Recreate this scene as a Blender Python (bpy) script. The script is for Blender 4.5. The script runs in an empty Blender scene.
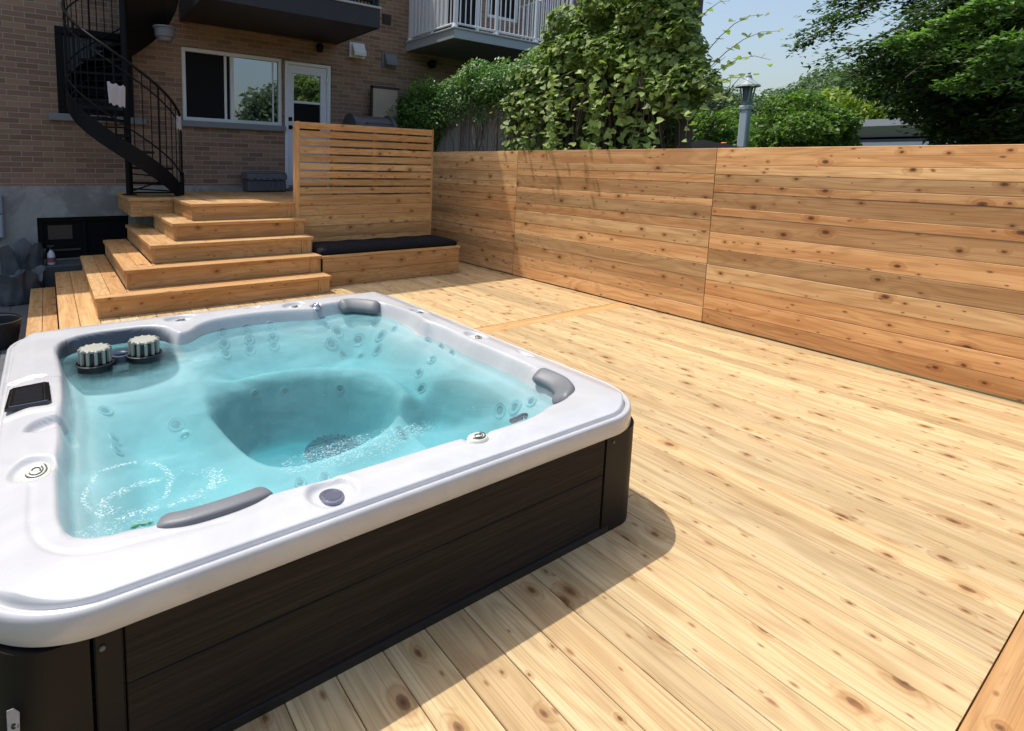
import bpy, math, random
import numpy as np
from mathutils import Vector, Matrix
R_=math.radians
random.seed(7); rng=np.random.default_rng(11)
sc=bpy.context.scene; COL=sc.collection

# ---------------------------------------------------------------- materials
class NT:
    def __init__(s,name):
        s.m=bpy.data.materials.new(name); s.m.use_nodes=True; s.t=s.m.node_tree
        s.t.nodes.clear(); s.out=s.n('ShaderNodeOutputMaterial')
    def n(s,typ,**kw):
        nd=s.t.nodes.new(typ)
        for k,v in kw.items():
            if k.startswith('_'): setattr(nd,k[1:],v)
        for k,v in kw.items():
            if not k.startswith('_'): s.set(nd.inputs[k.replace('__',' ')],v)
        return nd
    def set(s,sock,v):
        if isinstance(v,bpy.types.NodeSocket): s.t.links.new(v,sock)
        elif isinstance(v,(tuple,list)) and sock.type=='RGBA' and len(v)==3: sock.default_value=(*v,1)
        else: sock.default_value=v
    def math(s,op,a,b=0.0,c=0.0):
        nd=s.t.nodes.new('ShaderNodeMath'); nd.operation=op
        s.set(nd.inputs[0],a); s.set(nd.inputs[1],b); s.set(nd.inputs[2],c); return nd.outputs[0]
    def mix(s,f,a,b,mode='MIX'):
        nd=s.t.nodes.new('ShaderNodeMix'); nd.data_type='RGBA'; nd.blend_type=mode
        s.set(nd.inputs[0],f); s.set(nd.inputs[6],a); s.set(nd.inputs[7],b); return nd.outputs[2]
    def smooth(s,v,a,b,x=0.0,y=1.0):
        nd=s.t.nodes.new('ShaderNodeMapRange'); nd.interpolation_type='SMOOTHSTEP'
        for i,q in enumerate((v,a,b,x,y)): s.set(nd.inputs[i],q)
        return nd.outputs[0]
    def noise(s,vec,scale=5,detail=3,rough=.5,dist=0.0):
        nd=s.t.nodes.new('ShaderNodeTexNoise'); s.set(nd.inputs['Vector'],vec)
        s.set(nd.inputs['Scale'],scale); s.set(nd.inputs['Detail'],detail); s.set(nd.inputs['Roughness'],rough); s.set(nd.inputs['Distortion'],dist)
        return nd.outputs['Fac']
    def scale(s,vec,sx,sy=1,sz=1):
        nd=s.t.nodes.new('ShaderNodeVectorMath'); nd.operation='MULTIPLY'
        s.set(nd.inputs[0],vec); nd.inputs[1].default_value=(sx,sy,sz); return nd.outputs[0]
    def bump(s,h,strength=.3,dist=.01):
        return s.n('ShaderNodeBump',Height=h,Strength=strength,Distance=dist).outputs[0]
    def obj(s): return s.n('ShaderNodeTexCoord').outputs['Object']
    def uv(s): return s.n('ShaderNodeTexCoord').outputs['UV']
    def attr(s,name): return s.n('ShaderNodeAttribute',_attribute_name=name).outputs['Fac']
    def sep(s,v):
        nd=s.n('ShaderNodeSeparateXYZ'); s.set(nd.inputs[0],v); return nd.outputs
    def comb(s,x,y,z=0.0):
        nd=s.n('ShaderNodeCombineXYZ'); s.set(nd.inputs[0],x); s.set(nd.inputs[1],y); s.set(nd.inputs[2],z); return nd.outputs[0]
    def done(s,shader): s.t.links.new(shader,s.out.inputs[0]); return s.m
    def pbr(s,color,rough=.5,normal=None,metal=0.0,spec=.5,coat=0.0,**kw):
        b=s.n('ShaderNodeBsdfPrincipled'); s.set(b.inputs['Base Color'],color); s.set(b.inputs['Roughness'],rough)
        s.set(b.inputs['Metallic'],metal); s.set(b.inputs['Specular IOR Level'],spec); s.set(b.inputs['Coat Weight'],coat)
        b.inputs['Coat Roughness'].default_value=.08
        if normal is not None: s.set(b.inputs['Normal'],normal)
        return s.done(b.outputs[0])

def simple(name,col,rough=.5,metal=0.0,var=.12,scale=8,spec=.5,bump=.0,coat=0.0):
    n=NT(name); o=n.obj(); f=n.noise(o,scale,4,.6)
    c=n.mix(f,tuple(q*(1-var) for q in col),tuple(min(1,q*(1+var)) for q in col))
    nm=n.bump(n.noise(o,scale*8,3),bump,.004) if bump else None
    return n.pbr(c,n.math('ADD',n.math('MULTIPLY',f,.12),rough-.06),nm,metal,spec,coat)

def wood(name,light,mid,dark,knot=(.10,.045,.018),tvar=.35,knots=.5,rough=.62,silver=0.0,warmk=.45):
    n=NT(name); uv=n.uv(); x,y,z=n.sep(uv)
    tint=n.attr('tint')
    v1=n.n('ShaderNodeTexVoronoi',_voronoi_dimensions='2D',Vector=n.comb(n.math('MULTIPLY',x,3.7),n.math('MULTIPLY',y,5.4)),Scale=1.0)
    v1.inputs['Randomness'].default_value=1.0
    r,g,b=n.sep(v1.outputs['Color']); d=v1.outputs['Distance']
    # edge wobble of the knots
    d=n.math('ADD',d,n.math('MULTIPLY',n.math('SUBTRACT',n.noise(n.comb(x,y),60,2),.5),.03))
    pres=n.math('LESS_THAN',g,knots)
    rad=n.math('ADD',.022,n.math('MULTIPLY',n.math('POWER',r,1.6),.075))
    inner=n.math('MULTIPLY',n.math('SUBTRACT',1.0,n.smooth(d,n.math('MULTIPLY',rad,.75),n.math('MULTIPLY',rad,1.15))),pres)
    core=n.math('MULTIPLY',n.math('SUBTRACT',1.0,n.smooth(d,0.0,n.math('MULTIPLY',rad,.7))),pres)
    halo=n.math('MULTIPLY',n.math('SUBTRACT',1.0,n.smooth(d,rad,n.math('MULTIPLY',rad,3.6))),pres)
    v2=n.n('ShaderNodeTexVoronoi',_voronoi_dimensions='2D',Vector=n.comb(n.math('MULTIPLY',x,6.5),n.math('MULTIPLY',y,13.0)),Scale=1.0)
    r2,g2,b2=n.sep(v2.outputs['Color']); pin=n.math('MULTIPLY',n.math('SUBTRACT',1.0,n.smooth(v2.outputs['Distance'],.02,n.math('ADD',.05,n.math('MULTIPLY',r2,.13)))),n.math('LESS_THAN',g2,knots*.55))
    smear=n.math('MULTIPLY',n.smooth(n.noise(n.comb(n.math('MULTIPLY',x,3.2),n.math('MULTIPLY',y,26.0)),1.0,4,.7,.5),.60,.78),.55)
    # growth rings, bent round each knot
    flow=n.noise(n.comb(n.math('MULTIPLY',x,.9),n.math('MULTIPLY',y,5.0)),1.0,2,.5,.4)
    ph=n.math('ADD',n.math('MULTIPLY',flow,62.0),n.math('MULTIPLY',halo,9.0))
    ring=n.math('MULTIPLY',n.math('ADD',n.math('SINE',ph),1.0),.5)
    ring=n.math('POWER',ring,2.2)
    streak=n.noise(n.comb(n.math('MULTIPLY',x,1.6),n.math('MULTIPLY',y,130.0)),1.0,4,.7)
    broad=n.noise(n.comb(n.math('MULTIPLY',x,.8),n.math('MULTIPLY',y,14.0)),1.0,3,.55)
    c=n.mix(n.smooth(broad,.35,.68),light,mid)
    c=n.mix(n.math('MULTIPLY',ring,.30),c,dark)
    c=n.mix(n.math('MULTIPLY',n.smooth(streak,.46,.70),.62),c,dark)
    t=n.math('ADD',1-tvar*.5,n.math('MULTIPLY',tint,tvar))
    c=n.mix(1.0,c,n.comb(t,t,t),'MULTIPLY')
    warm=n.math('FRACT',n.math('MULTIPLY',tint,7.31))
    c=n.mix(n.math('MULTIPLY',warm,warmk),c,n.mix(1.0,c,(1.0,.76,.60),'MULTIPLY'))
    c=n.mix(n.math('MULTIPLY',halo,.6),c,n.mix(1.0,c,(.62,.45,.30),'MULTIPLY'))
    c=n.mix(n.math('MULTIPLY',inner,.8),c,tuple(k*1.7 for k in knot))
    c=n.mix(n.math('MULTIPLY',core,.9),c,knot)
    c=n.mix(n.math('MULTIPLY',pin,.9),c,tuple(k*2.6 for k in knot)); c=n.mix(smear,c,n.mix(1.0,c,(.60,.44,.30),'MULTIPLY'))
    if silver: c=n.mix(silver,c,(.30,.29,.27))
    hgt=n.math('ADD',n.math('MULTIPLY',streak,.5),n.math('MULTIPLY',inner,-.6))
    return n.pbr(c,n.math('ADD',rough-.08,n.math('MULTIPLY',broad,.16)),n.bump(hgt,.25,.003),spec=.35)

M={}
M['deck']=wood('cedar_deck',(.60,.46,.258),(.50,.36,.18),(.26,.15,.065),tvar=.36,knots=.9,warmk=.28)
M['step']=wood('cedar_steps',(.60,.385,.175),(.50,.285,.11),(.28,.135,.048),tvar=.24,knots=.55)
M['fence']=wood('cedar_fence',(.67,.45,.225),(.53,.31,.135),(.29,.14,.055),knot=(.06,.025,.012),tvar=.64,knots=.6,warmk=.72)
M['screen']=wood('cedar_screen',(.63,.41,.19),(.53,.30,.12),(.29,.14,.05),tvar=.34,knots=.62)
M['oldwood']=wood('weathered_board',(.36,.33,.29),(.25,.225,.20),(.11,.095,.085),tvar=.6,knots=.2,silver=.5,rough=.8)
def shell_mat():
    n=NT('pearl_acrylic'); o=n.obj(); f=n.noise(o,2.2,6,.62,1.6); g=n.noise(o,9,4,.6,.8)
    c=n.mix(n.smooth(f,.35,.7),(.47,.47,.48),(.53,.53,.535)); c=n.mix(n.math('MULTIPLY',n.smooth(g,.5,.75),.3),c,(.44,.435,.44))
    dr=n.n('ShaderNodeTexVoronoi',_voronoi_dimensions='3D',Vector=o,Scale=26.0)
    drop=n.math('MULTIPLY',n.math('SUBTRACT',1.0,n.smooth(dr.outputs['Distance'],.05,.16)),n.math('GREATER_THAN',n.noise(o,3.0,2),.56))
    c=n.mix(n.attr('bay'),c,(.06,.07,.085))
    return n.pbr(c,n.math('ADD',.20,n.math('MULTIPLY',g,.10)),n.bump(n.math('ADD',n.math('MULTIPLY',g,.1),n.math('MULTIPLY',drop,.6)),.16,.004),spec=n.smooth(n.sep(o)[2],.40,.425,0.0,.5),coat=n.smooth(n.sep(o)[2],.40,.425,0.0,.2))
M['shell']=shell_mat()
def cab_mat():
    n=NT('espresso_cabinet_panel'); o=n.obj(); x,y,z=n.sep(o)
    g=n.noise(n.comb(n.math('MULTIPLY',n.math('ADD',x,y),2.2),0.0,n.math('MULTIPLY',z,85.0)),1.0,4,.65,.3)
    c=n.mix(n.smooth(g,.35,.7),(.013,.0108,.0092),(.029,.0235,.0195))
    return n.pbr(c,.6,n.bump(g,.35,.003),spec=.13)
M['cabinet']=cab_mat()
M['cabpost']=simple('espresso_corner_post',(.014,.0118,.0108),.5,var=.2,scale=4,spec=.15)
M['gasket']=simple('black_base_tray',(.008,.008,.009),.5)
M['pillow']=simple('grey_headrest_foam',(.155,.16,.172),.5,var=.16,scale=14,bump=.2)
M['jet']=simple('grey_jet_face',(.30,.37,.40),.35,metal=.0)
M['jetdark']=simple('dark_jet_nozzle',(.07,.09,.11),.3)
M['cream']=simple('cream_valve_plastic',(.66,.65,.55),.3,var=.05)
M['chrome']=simple('brushed_chrome',(.55,.56,.60),.18,metal=1.0)
M['glossblack']=simple('gloss_black_plastic',(.006,.006,.008),.08,spec=.6)
M['screenpix']=simple('dark_lcd_glass',(.012,.013,.016),.04,spec=.7,var=.4,scale=90)
M['filterwhite']=simple('filter_cap_grey',(.34,.34,.29),.5)
M['filterdark']=simple('filter_slot_dark',(.012,.017,.018),.4)
M['suction']=simple('navy_suction_cover',(.012,.055,.11),.35)
M['blacksteel']=simple('black_painted_steel',(.006,.006,.0075),.55,var=.2,scale=20,spec=.15)
M['white']=simple('white_painted_metal',(.66,.68,.71),.4,var=.05)
M['whitedoor']=simple('white_door_paint',(.70,.73,.80),.38,var=.04)
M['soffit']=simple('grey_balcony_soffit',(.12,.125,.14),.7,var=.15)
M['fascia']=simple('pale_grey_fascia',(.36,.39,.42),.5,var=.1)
M['darkfascia']=simple('black_balcony_fascia',(.014,.013,.018),.5,var=.2)
def foundation_mat():
    n=NT('stained_concrete'); o=n.obj(); a=n.noise(o,1.3,6,.65,.8); b=n.noise(o,14,5,.7)
    c=n.mix(n.smooth(a,.42,.58),(.26,.26,.255),(.40,.395,.38)); c=n.mix(n.math('MULTIPLY',b,.35),c,(.085,.09,.10))
    return n.pbr(c,.85,n.bump(b,.3,.006))
M['concrete']=foundation_mat()
def brick_mat():
    n=NT('brown_brick'); o=n.obj(); x,y,z=n.sep(o)
    v=n.comb(n.math('ADD',x,y),z,0.0)
    br=n.n('ShaderNodeTexBrick',_offset=.5,Vector=v,Scale=1.0)
    for k,q in (('Mortar Size',.0055),('Mortar Smooth',.25),('Brick Width',.235),('Row Height',.069),('Bias',0.0)): br.inputs[k].default_value=q
    br.inputs['Color1'].default_value=(.34,.215,.15,1); br.inputs['Color2'].default_value=(.20,.122,.087,1); br.inputs['Mortar'].default_value=(.36,.32,.275,1)
    a=n.noise(o,1.1,5,.6); b=n.noise(o,40,4,.7)
    c=n.mix(n.math('MULTIPLY',n.smooth(a,.45,.7),.3),br.outputs['Color'],(.27,.20,.13))
    c=n.mix(n.math('MULTIPLY',b,.3),c,n.mix(1.0,c,(.55,.5,.5),'MULTIPLY'))
    hh=n.math('SUBTRACT',n.math('MULTIPLY',b,.25),br.outputs['Fac'])
    return n.pbr(c,.85,n.bump(hh,.6,.008),spec=.2)
M['brick']=brick_mat()
def pane_mat(name,refl,col):
    n=NT(name); o=n.obj(); f=n.noise(o,1.3,2)
    nm=n.bump(f,.02,.05)
    d=n.n('ShaderNodeBsdfDiffuse',Color=col).outputs[0]
    g=n.n('ShaderNodeBsdfGlossy',Roughness=.015,Color=(.8,.85,.9)); n.set(g.inputs['Normal'],nm)
    fr=n.n('ShaderNodeFresnel',IOR=1.45).outputs[0]
    mx=n.n('ShaderNodeMixShader'); n.set(mx.inputs[0],n.math('ADD',fr,refl)); n.set(mx.inputs[1],d); n.set(mx.inputs[2],g.outputs[0])
    return n.done(mx.outputs[0])
M['pane']=pane_mat('reflecting_glass',.32,(.01,.012,.014))
M['darkpane']=simple('dark_open_interior',(.006,.006,.008),.6,spec=.15)
M['sill']=simple('stone_sill',(.20,.215,.235),.7,var=.1)
M['cushion']=simple('navy_black_cushion_fabric',(.008,.009,.013),.85,var=.3,scale=30,bump=.3,spec=.2)
M['rubber']=simple('black_rubber',(.012,.013,.016),.55)
M['bag']=simple('grey_plastic_bag',(.085,.09,.10),.4,var=.5,scale=9,bump=.3)
M['baginside']=simple('pale_blue_granules',(.35,.42,.52),.7,var=.5,scale=60,bump=.5)
M['cloth']=simple('pale_cloth',(.42,.40,.43),.8,var=.08)
M['ply']=simple('beige_plywood_sheet',(.40,.35,.29),.7,var=.1)
M['pot']=simple('lilac_grey_plastic_pot',(.15,.15,.18),.45,var=.06)
M['lamp']=simple('pale_blue_painted_lamp_post',(.42,.50,.56),.5,var=.08)
M['roof']=simple('grey_metal_roof',(.33,.34,.37),.5,var=.1)
M['bark']=simple('grey_bark',(.085,.07,.058),.9,var=.45,scale=10,bump=.8)
M['twig']=simple('dry_vine_stem',(.085,.06,.045),.85,var=.3,scale=10)
M['soil']=simple('soil_and_grass',(.045,.06,.025),.9,var=.4,scale=3,bump=.5)
M['orange']=simple('orange_plastic',(.75,.22,.03),.5)
def paver_mat():
    n=NT('grey_pavers'); o=n.obj(); 
    br=n.n('ShaderNodeTexBrick',_offset=.5,Vector=o,Scale=1.0)
    for k,q in (('Mortar Size',.006),('Brick Width',.42),('Row Height',.30)): br.inputs[k].default_value=q
    br.inputs['Color1'].default_value=(.13,.135,.145,1); br.inputs['Color2'].default_value=(.10,.105,.115,1); br.inputs['Mortar'].default_value=(.03,.035,.03,1)
    b=n.noise(o,30,5,.7)
    return n.pbr(n.mix(n.math('MULTIPLY',b,.4),br.outputs['Color'],(.05,.052,.055)),.85,n.bump(n.math('SUBTRACT',b,br.outputs['Fac']),.5,.006))
M['paver']=paver_mat()
def leaf_mat(name,dark,light,trans=.35,gloss=.4):
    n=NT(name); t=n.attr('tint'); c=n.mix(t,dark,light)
    p=n.n('ShaderNodeBsdfPrincipled'); n.set(p.inputs['Base Color'],c); p.inputs['Roughness'].default_value=gloss; p.inputs['Specular IOR Level'].default_value=.4
    tr=n.n('ShaderNodeBsdfTranslucent'); n.set(tr.inputs[0],n.mix(1.0,c,(1.0,1.25,.45),'MULTIPLY'))
    mx=n.n('ShaderNodeMixShader'); mx.inputs[0].default_value=trans; n.set(mx.inputs[1],p.outputs[0]); n.set(mx.inputs[2],tr.outputs[0])
    return n.done(mx.outputs[0])
M['grape']=leaf_mat('grape_leaf',(.05,.095,.016),(.42,.54,.16),.42,.5)
M['ivy']=leaf_mat('ivy_leaf',(.02,.07,.014),(.16,.31,.055),.3,.42)
M['dleaf']=leaf_mat('dark_maple_leaf',(.018,.042,.012),(.10,.18,.05),.4,.45)
M['bleaf']=leaf_mat('bright_shrub_leaf',(.05,.11,.02),(.21,.34,.06),.4,.5)
M['yleaf']=leaf_mat('yellow_green_leaf',(.13,.19,.02),(.30,.38,.05),.4,.5)
M['spray']=leaf_mat('sun_painted_leaf',(.05,.11,.03),(.28,.42,.15),.4,.5)  # brighter leaf copy for the overhanging tree, sunlight painted into the green
M['fleaf']=leaf_mat('haze_tinted_leaf',(.06,.105,.06),(.15,.22,.11),.35,.6)  # paler, bluer green: distance haze is painted into the leaf colour

# ---------------------------------------------------------------- mesh builder
class MB:
    def __init__(s): s.v=[]; s.f=[]; s.fm=[]; s.uv=[]; s.t=[]
    def add(s,verts,faces,mi=0,uvs=None,tint=None):
        b=len(s.v); s.v+= [tuple(q) for q in verts]
        if tint is None: tint=random.random()
        s.t+=[tint]*len(verts)
        for i,f in enumerate(faces):
            s.f.append([b+k for k in f]); s.fm.append(mi)
            s.uv.append(uvs[i] if uvs else None)
    def box(s,a,b,mi=0,bev=0.0,tint=None,M4=None):
        x0,y0,z0=a; x1,y1,z1=b
        if bev<=0:
            v=[(x0,y0,z0),(x1,y0,z0),(x1,y1,z0),(x0,y1,z0),(x0,y0,z1),(x1,y0,z1),(x1,y1,z1),(x0,y1,z1)]
            f=[(3,2,1,0),(4,5,6,7),(0,1,5,4),(1,2,6,5),(2,3,7,6),(3,0,4,7)]
        else:
            e=min(bev,(x1-x0)*.45,(y1-y0)*.45,(z1-z0)*.45); v=[];idx={}
            for i,X in enumerate((x0,x1)):
                for j,Y in enumerate((y0,y1)):
                    for k,Z in enumerate((z0,z1)):
                        sx=e if i==0 else -e; sy=e if j==0 else -e; sz=e if k==0 else -e
                        idx[(i,j,k,0)]=len(v); v.append((X,Y+sy,Z+sz))
                        idx[(i,j,k,1)]=len(v); v.append((X+sx,Y,Z+sz))
                        idx[(i,j,k,2)]=len(v); v.append((X+sx,Y+sy,Z))
            f=[]
            I=lambda i,j,k,a:idx[(i,j,k,a)]
            for s_ in (0,1):
                q=[I(s_,0,0,0),I(s_,1,0,0),I(s_,1,1,0),I(s_,0,1,0)]; f.append(q if s_ else q[::-1])
                q=[I(0,s_,0,1),I(1,s_,0,1),I(1,s_,1,1),I(0,s_,1,1)]; f.append(q[::-1] if s_ else q)
                q=[I(0,0,s_,2),I(1,0,s_,2),I(1,1,s_,2),I(0,1,s_,2)]; f.append(q if s_ else q[::-1])
            for a_ in (0,1):
                for b_ in (0,1):
                    f.append([I(0,a_,b_,1),I(1,a_,b_,1),I(1,a_,b_,2),I(0,a_,b_,2)])
                    f.append([I(a_,0,b_,0),I(a_,1,b_,0),I(a_,1,b_,2),I(a_,0,b_,2)])
                    f.append([I(a_,b_,0,0),I(a_,b_,1,0),I(a_,b_,1,1),I(a_,b_,0,1)])
                    for c_ in (0,1): f.append([I(a_,b_,c_,0),I(a_,b_,c_,1),I(a_,b_,c_,2)])
        if M4 is not None: v=[tuple(M4@Vector(q)) for q in v]
        s.add(v,f,mi,None,tint)
    def board(s,o,u,w,L,W,T,mi=0,c=.0025,tint=None):
        """board with its corner at o, length L along u, width W along w, thickness T along u x w; chamfered; UV in metres"""
        u=Vector(u).normalized(); w=Vector(w).normalized(); n=u.cross(w); o=Vector(o)
        sec=[(c,0),(W-c,0),(W,c),(W,T-c),(W-c,T),(c,T),(0,T-c),(0,c)]
        per=[0];
        for i in range(8):
            a=sec[i]; b=sec[(i+1)%8]; per.append(per[-1]+math.hypot(a[0]-b[0],a[1]-b[1]))
        ru=random.uniform(0,60); rv=random.uniform(0,60)
        v=[o+w*a+n*b for a,b in sec]+[o+u*L+w*a+n*b for a,b in sec]
        f=[];uv=[]
        for i in range(8):
            j=(i+1)%8; f.append((i,j,8+j,8+i)[::-1])
            uv.append([(ru,rv+per[i]),(ru,rv+per[i+1]),(ru+L,rv+per[i+1]),(ru+L,rv+per[i])][::-1])
        f.append(tuple(range(8))); uv.append([(ru+.03*a,rv+b) for a,b in sec])
        f.append(tuple(range(15,7,-1))); uv.append([(ru+.03*a,rv+b) for a,b in sec[::-1]])
        s.add(v,f,mi,uv,tint)
    def tube(s,pts,r,n=8,mi=0,cap=True,tint=None):
        pts=[Vector(p) for p in pts]; rr=r if isinstance(r,(list,tuple)) else [r]*len(pts)
        v=[];f=[]; up=Vector((0,0,1)); pa=None
        for i,p in enumerate(pts):
            d=(pts[min(i+1,len(pts)-1)]-pts[max(i-1,0)]).normalized()
            if pa is None: a=d.cross(up if abs(d.z)<.95 else Vector((1,0,0))).normalized()
            else: a=(pa-d*pa.dot(d)).normalized()
            pa=a; b=d.cross(a)
            for k in range(n):
                t=2*math.pi*k/n; v.append(p+(a*math.cos(t)+b*math.sin(t))*rr[i])
        for i in range(len(pts)-1):
            for k in range(n): f.append((i*n+k,i*n+(k+1)%n,(i+1)*n+(k+1)%n,(i+1)*n+k))
        if cap: f.append(tuple(range(n))[::-1]); f.append(tuple((len(pts)-1)*n+k for k in range(n)))
        s.add(v,f,mi,None,tint)
    def lathe(s,prof,c=(0,0,0),n=24,mi=0,M4=None,close=True):
        v=[];f=[]; m=len(prof)
        for k in range(n):
            t=2*math.pi*k/n
            for r,z in prof: v.append((c[0]+r*math.cos(t),c[1]+r*math.sin(t),c[2]+z))
        for k in range(n):
            k2=(k+1)%n
            for i in range(m-1): f.append((k*m+i,k2*m+i,k2*m+i+1,k*m+i+1))
        if close:
            f.append(tuple(k*m for k in range(n))[::-1]); f.append(tuple(k*m+m-1 for k in range(n)))
        if M4 is not None: v=[tuple(M4@Vector(q)) for q in v]
        s.add(v,f,mi)
    def prism(s,poly,axis,a,b,mi=0):
        """extrude a 2-D polygon along axis 0/1/2 from a to b"""
        def P(q,h):
            l=[0,0,0]; o=[i for i in range(3) if i!=axis]; l[o[0]]=q[0]; l[o[1]]=q[1]; l[axis]=h; return tuple(l)
        n=len(poly); v=[P(q,a) for q in poly]+[P(q,b) for q in poly]
        f=[tuple(range(n))[::-1],tuple(range(n,2*n))]+[(i,(i+1)%n,n+(i+1)%n,n+i) for i in range(n)]
        s.add(v,f,mi)
    def build(s,name,mats,parent=None,smooth=False,normals=True):
        me=bpy.data.meshes.new(name); me.from_pydata(s.v,[],s.f)
        if not isinstance(mats,(list,tuple)): mats=[mats]
        for m in mats: me.materials.append(m)
        me.polygons.foreach_set('material_index',s.fm)
        a=me.attributes.new('tint','FLOAT','POINT'); a.data.foreach_set('value',s.t)
        if any(q is not None for q in s.uv):
            ul=me.uv_layers.new(name='UVMap'); flat=[]
            for f,q in zip(s.f,s.uv):
                if q is None: q=[(0,0)]*len(f)
                for w in q: flat+=[w[0],w[1]]
            ul.data.foreach_set('uv',flat)
        if normals:
            import bmesh
            bm=bmesh.new(); bm.from_mesh(me); bmesh.ops.recalc_face_normals(bm,faces=bm.faces); bm.to_mesh(me); bm.free()
        if smooth:
            me.polygons.foreach_set('use_smooth',[True]*len(me.polygons))
            if smooth!='all': me.set_sharp_from_angle(angle=R_(38))
        o=bpy.data.objects.new(name,me); COL.objects.link(o)
        if parent is not None: o.parent=parent; o.matrix_parent_inverse=parent.matrix_world.inverted()
        return o
def empty(name,loc=(0,0,0)):
    o=bpy.data.objects.new(name,None); COL.objects.link(o); o.location=loc; o.empty_display_size=.1
    o.matrix_world=Matrix.Translation(loc); return o
def tag(o,label=None,cat=None,group=None,kind=None):
    if label: o['label']=label
    if cat: o['category']=cat
    if group: o['group']=group
    if kind: o['kind']=kind
    return o
SUN_E,SKY_S,SKY_A,SKY_D,SKY_O,EXPO=3.2,.15,1.35,4.0,1.6,.34
# ---------------------------------------------------------------- tub shell as a height field
def sdf(P,x,y):
    P=np.array(P,float); n=len(P); d=np.full(x.shape,1e9); ins=np.zeros(x.shape,bool)
    for i in range(n):
        a=P[i]; b=P[(i+1)%n]; ex,ey=b-a; wx=x-a[0]; wy=y-a[1]
        t=np.clip((wx*ex+wy*ey)/(ex*ex+ey*ey),0,1)
        d=np.minimum(d,(wx-ex*t)**2+(wy-ey*t)**2)
        c=((a[1]<=y)&(b[1]>y)&((ex*wy-ey*wx)>0))|((a[1]>y)&(b[1]<=y)&((ex*wy-ey*wx)<0)); ins^=c
    d=np.sqrt(d); return np.where(ins,d,-d)
def chaikin(P,k=2):
    P=np.array(P,float)
    for _ in range(k):
        Q=np.roll(P,-1,0); P=np.stack([P*.75+Q*.25,P*.25+Q*.75],1).reshape(-1,2)
    return P
def S(a,b,x):
    t=np.clip((x-a)/(b-a),0,1); return t*t*(3-2*t)
POOL=chaikin([(.0,1.66),(.0,1.48),(.05,1.41),(.16,1.40),(.32,1.375),(.46,1.365),(.8,1.355),(1.05,1.355),(1.30,1.335),(1.46,1.345),(1.56,1.38),(1.63,1.38),(1.72,1.41),(1.77,1.50),(1.76,1.60),(1.80,1.70),(1.80,2.0),(1.79,2.13),(1.81,2.3),(1.80,2.42),(1.76,2.50),(1.80,2.60),(1.81,2.8),(1.79,2.98),(1.70,3.10),(1.60,3.15),(1.42,3.13),(1.38,3.07),(1.30,3.10),(1.1,3.15),(.85,3.15),(.70,3.11),(.62,3.01),(.55,2.97),(.52,3.02),(.48,3.12),(.36,3.16),(.15,3.15),(.05,3.10),(.01,3.0),(.02,2.8),(.03,2.6),(.03,2.34),(.025,2.26),(.015,2.20),(.01,2.12),(.015,2.05),(.01,1.95),(.0,1.85)],2)
FOOT=chaikin([(.60,2.62),(.86,2.76),(1.17,2.72),(1.40,2.55),(1.44,2.30),(1.33,2.08),(1.10,1.92),(.80,1.88),(.67,1.93),(.62,2.2)],2)
BAYP=chaikin([(.0,2.95),(.02,2.80),(.09,2.66),(.28,2.62),(.45,2.68),(.52,2.80),(.53,2.96),(.50,3.12),(.38,3.18),(.12,3.18),(.02,3.12)],2)
BOWLS=[ # x, y, rx, ry, angle, depth : cup hollows pressed in the rim
 (.62,1.285,.075,.058,0,.020),(1.17,1.312,.062,.040,0,.010),(-.075,1.82,.060,.075,0,.020),(.60,3.225,.085,.062,0,.028),(1.275,3.205,.075,.052,0,.024),
 (1.395,3.13,.042,.042,0,.016),(1.885,2.70,.052,.075,0,.026),(1.89,2.17,.052,.078,0,.026),(1.912,1.83,.024,.055,0,.016),(1.03,3.26,.05,.022,0,.016),(-.028,2.125,.085,.050,.55,.030),(-.11,2.60,.080,.022,.05,.013)]
def H(x,y):
    d=sdf(POOL,x,y)
    z=.477+.017*S(0,.09,np.minimum(np.minimum(x+.20,1.995-x),np.minimum(y-1.18,3.375-y))-.03)
    z=z-.005*S(-.16,-.02,d)
    z=z-.004*np.exp(-((d+.075)/.007)**2)*(x<.35)*(y<1.72)
    for bx,by,rx,ry,an,dep in BOWLS:
        c,s=math.cos(an),math.sin(an); u=((x-bx)*c+(y-by)*s)/rx; v=(-(x-bx)*s+(y-by)*c)/ry
        q=np.sqrt(u*u+v*v); z=z-dep*(1-S(.72,1.05,q))
    # raised step beside the control panel
    z=z+.007*(S(-.19,-.17,x)*(1-S(.0,.02,x))*S(2.215,2.235,y)*(1-S(2.55,2.575,y)))
    z=z-.105*S(-.024,.026,d)-.035*S(.02,.07,d)
    seat=.165*S(.05,.26,d)
    z=z-seat
    dF=sdf(FOOT,x,y)
    z=z+.055*np.exp(-((dF+.06)/.07)**2)*S(.08,.25,d)
    z=z-.29*S(-.05,.13,dF)
    z=z-.12*S(1.30,1.42,x)*(1-S(2.08,2.20,y))*S(.06,.2,d)
    z=z+.05*np.exp(-((x-1.64)/.16)**2-((y-2.62)/.20)**2)
    z=z-.05*np.exp(-((x-.95)/.34)**2-((y-3.0)/.12)**2)
    z=z+.035*np.exp(-((x-.56)/.05)**2)*S(2.5,2.75,y)*S(.03,.1,d)
    z=z+.03*np.exp(-((x-.5)/.10)**2-((y-1.66)/.2)**2)
    db=sdf(BAYP,x,y); shelf=.345+.0*x; z=np.where(z<shelf,z+(shelf-z)*S(-.30,.02,db),z)
    return z
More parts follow.
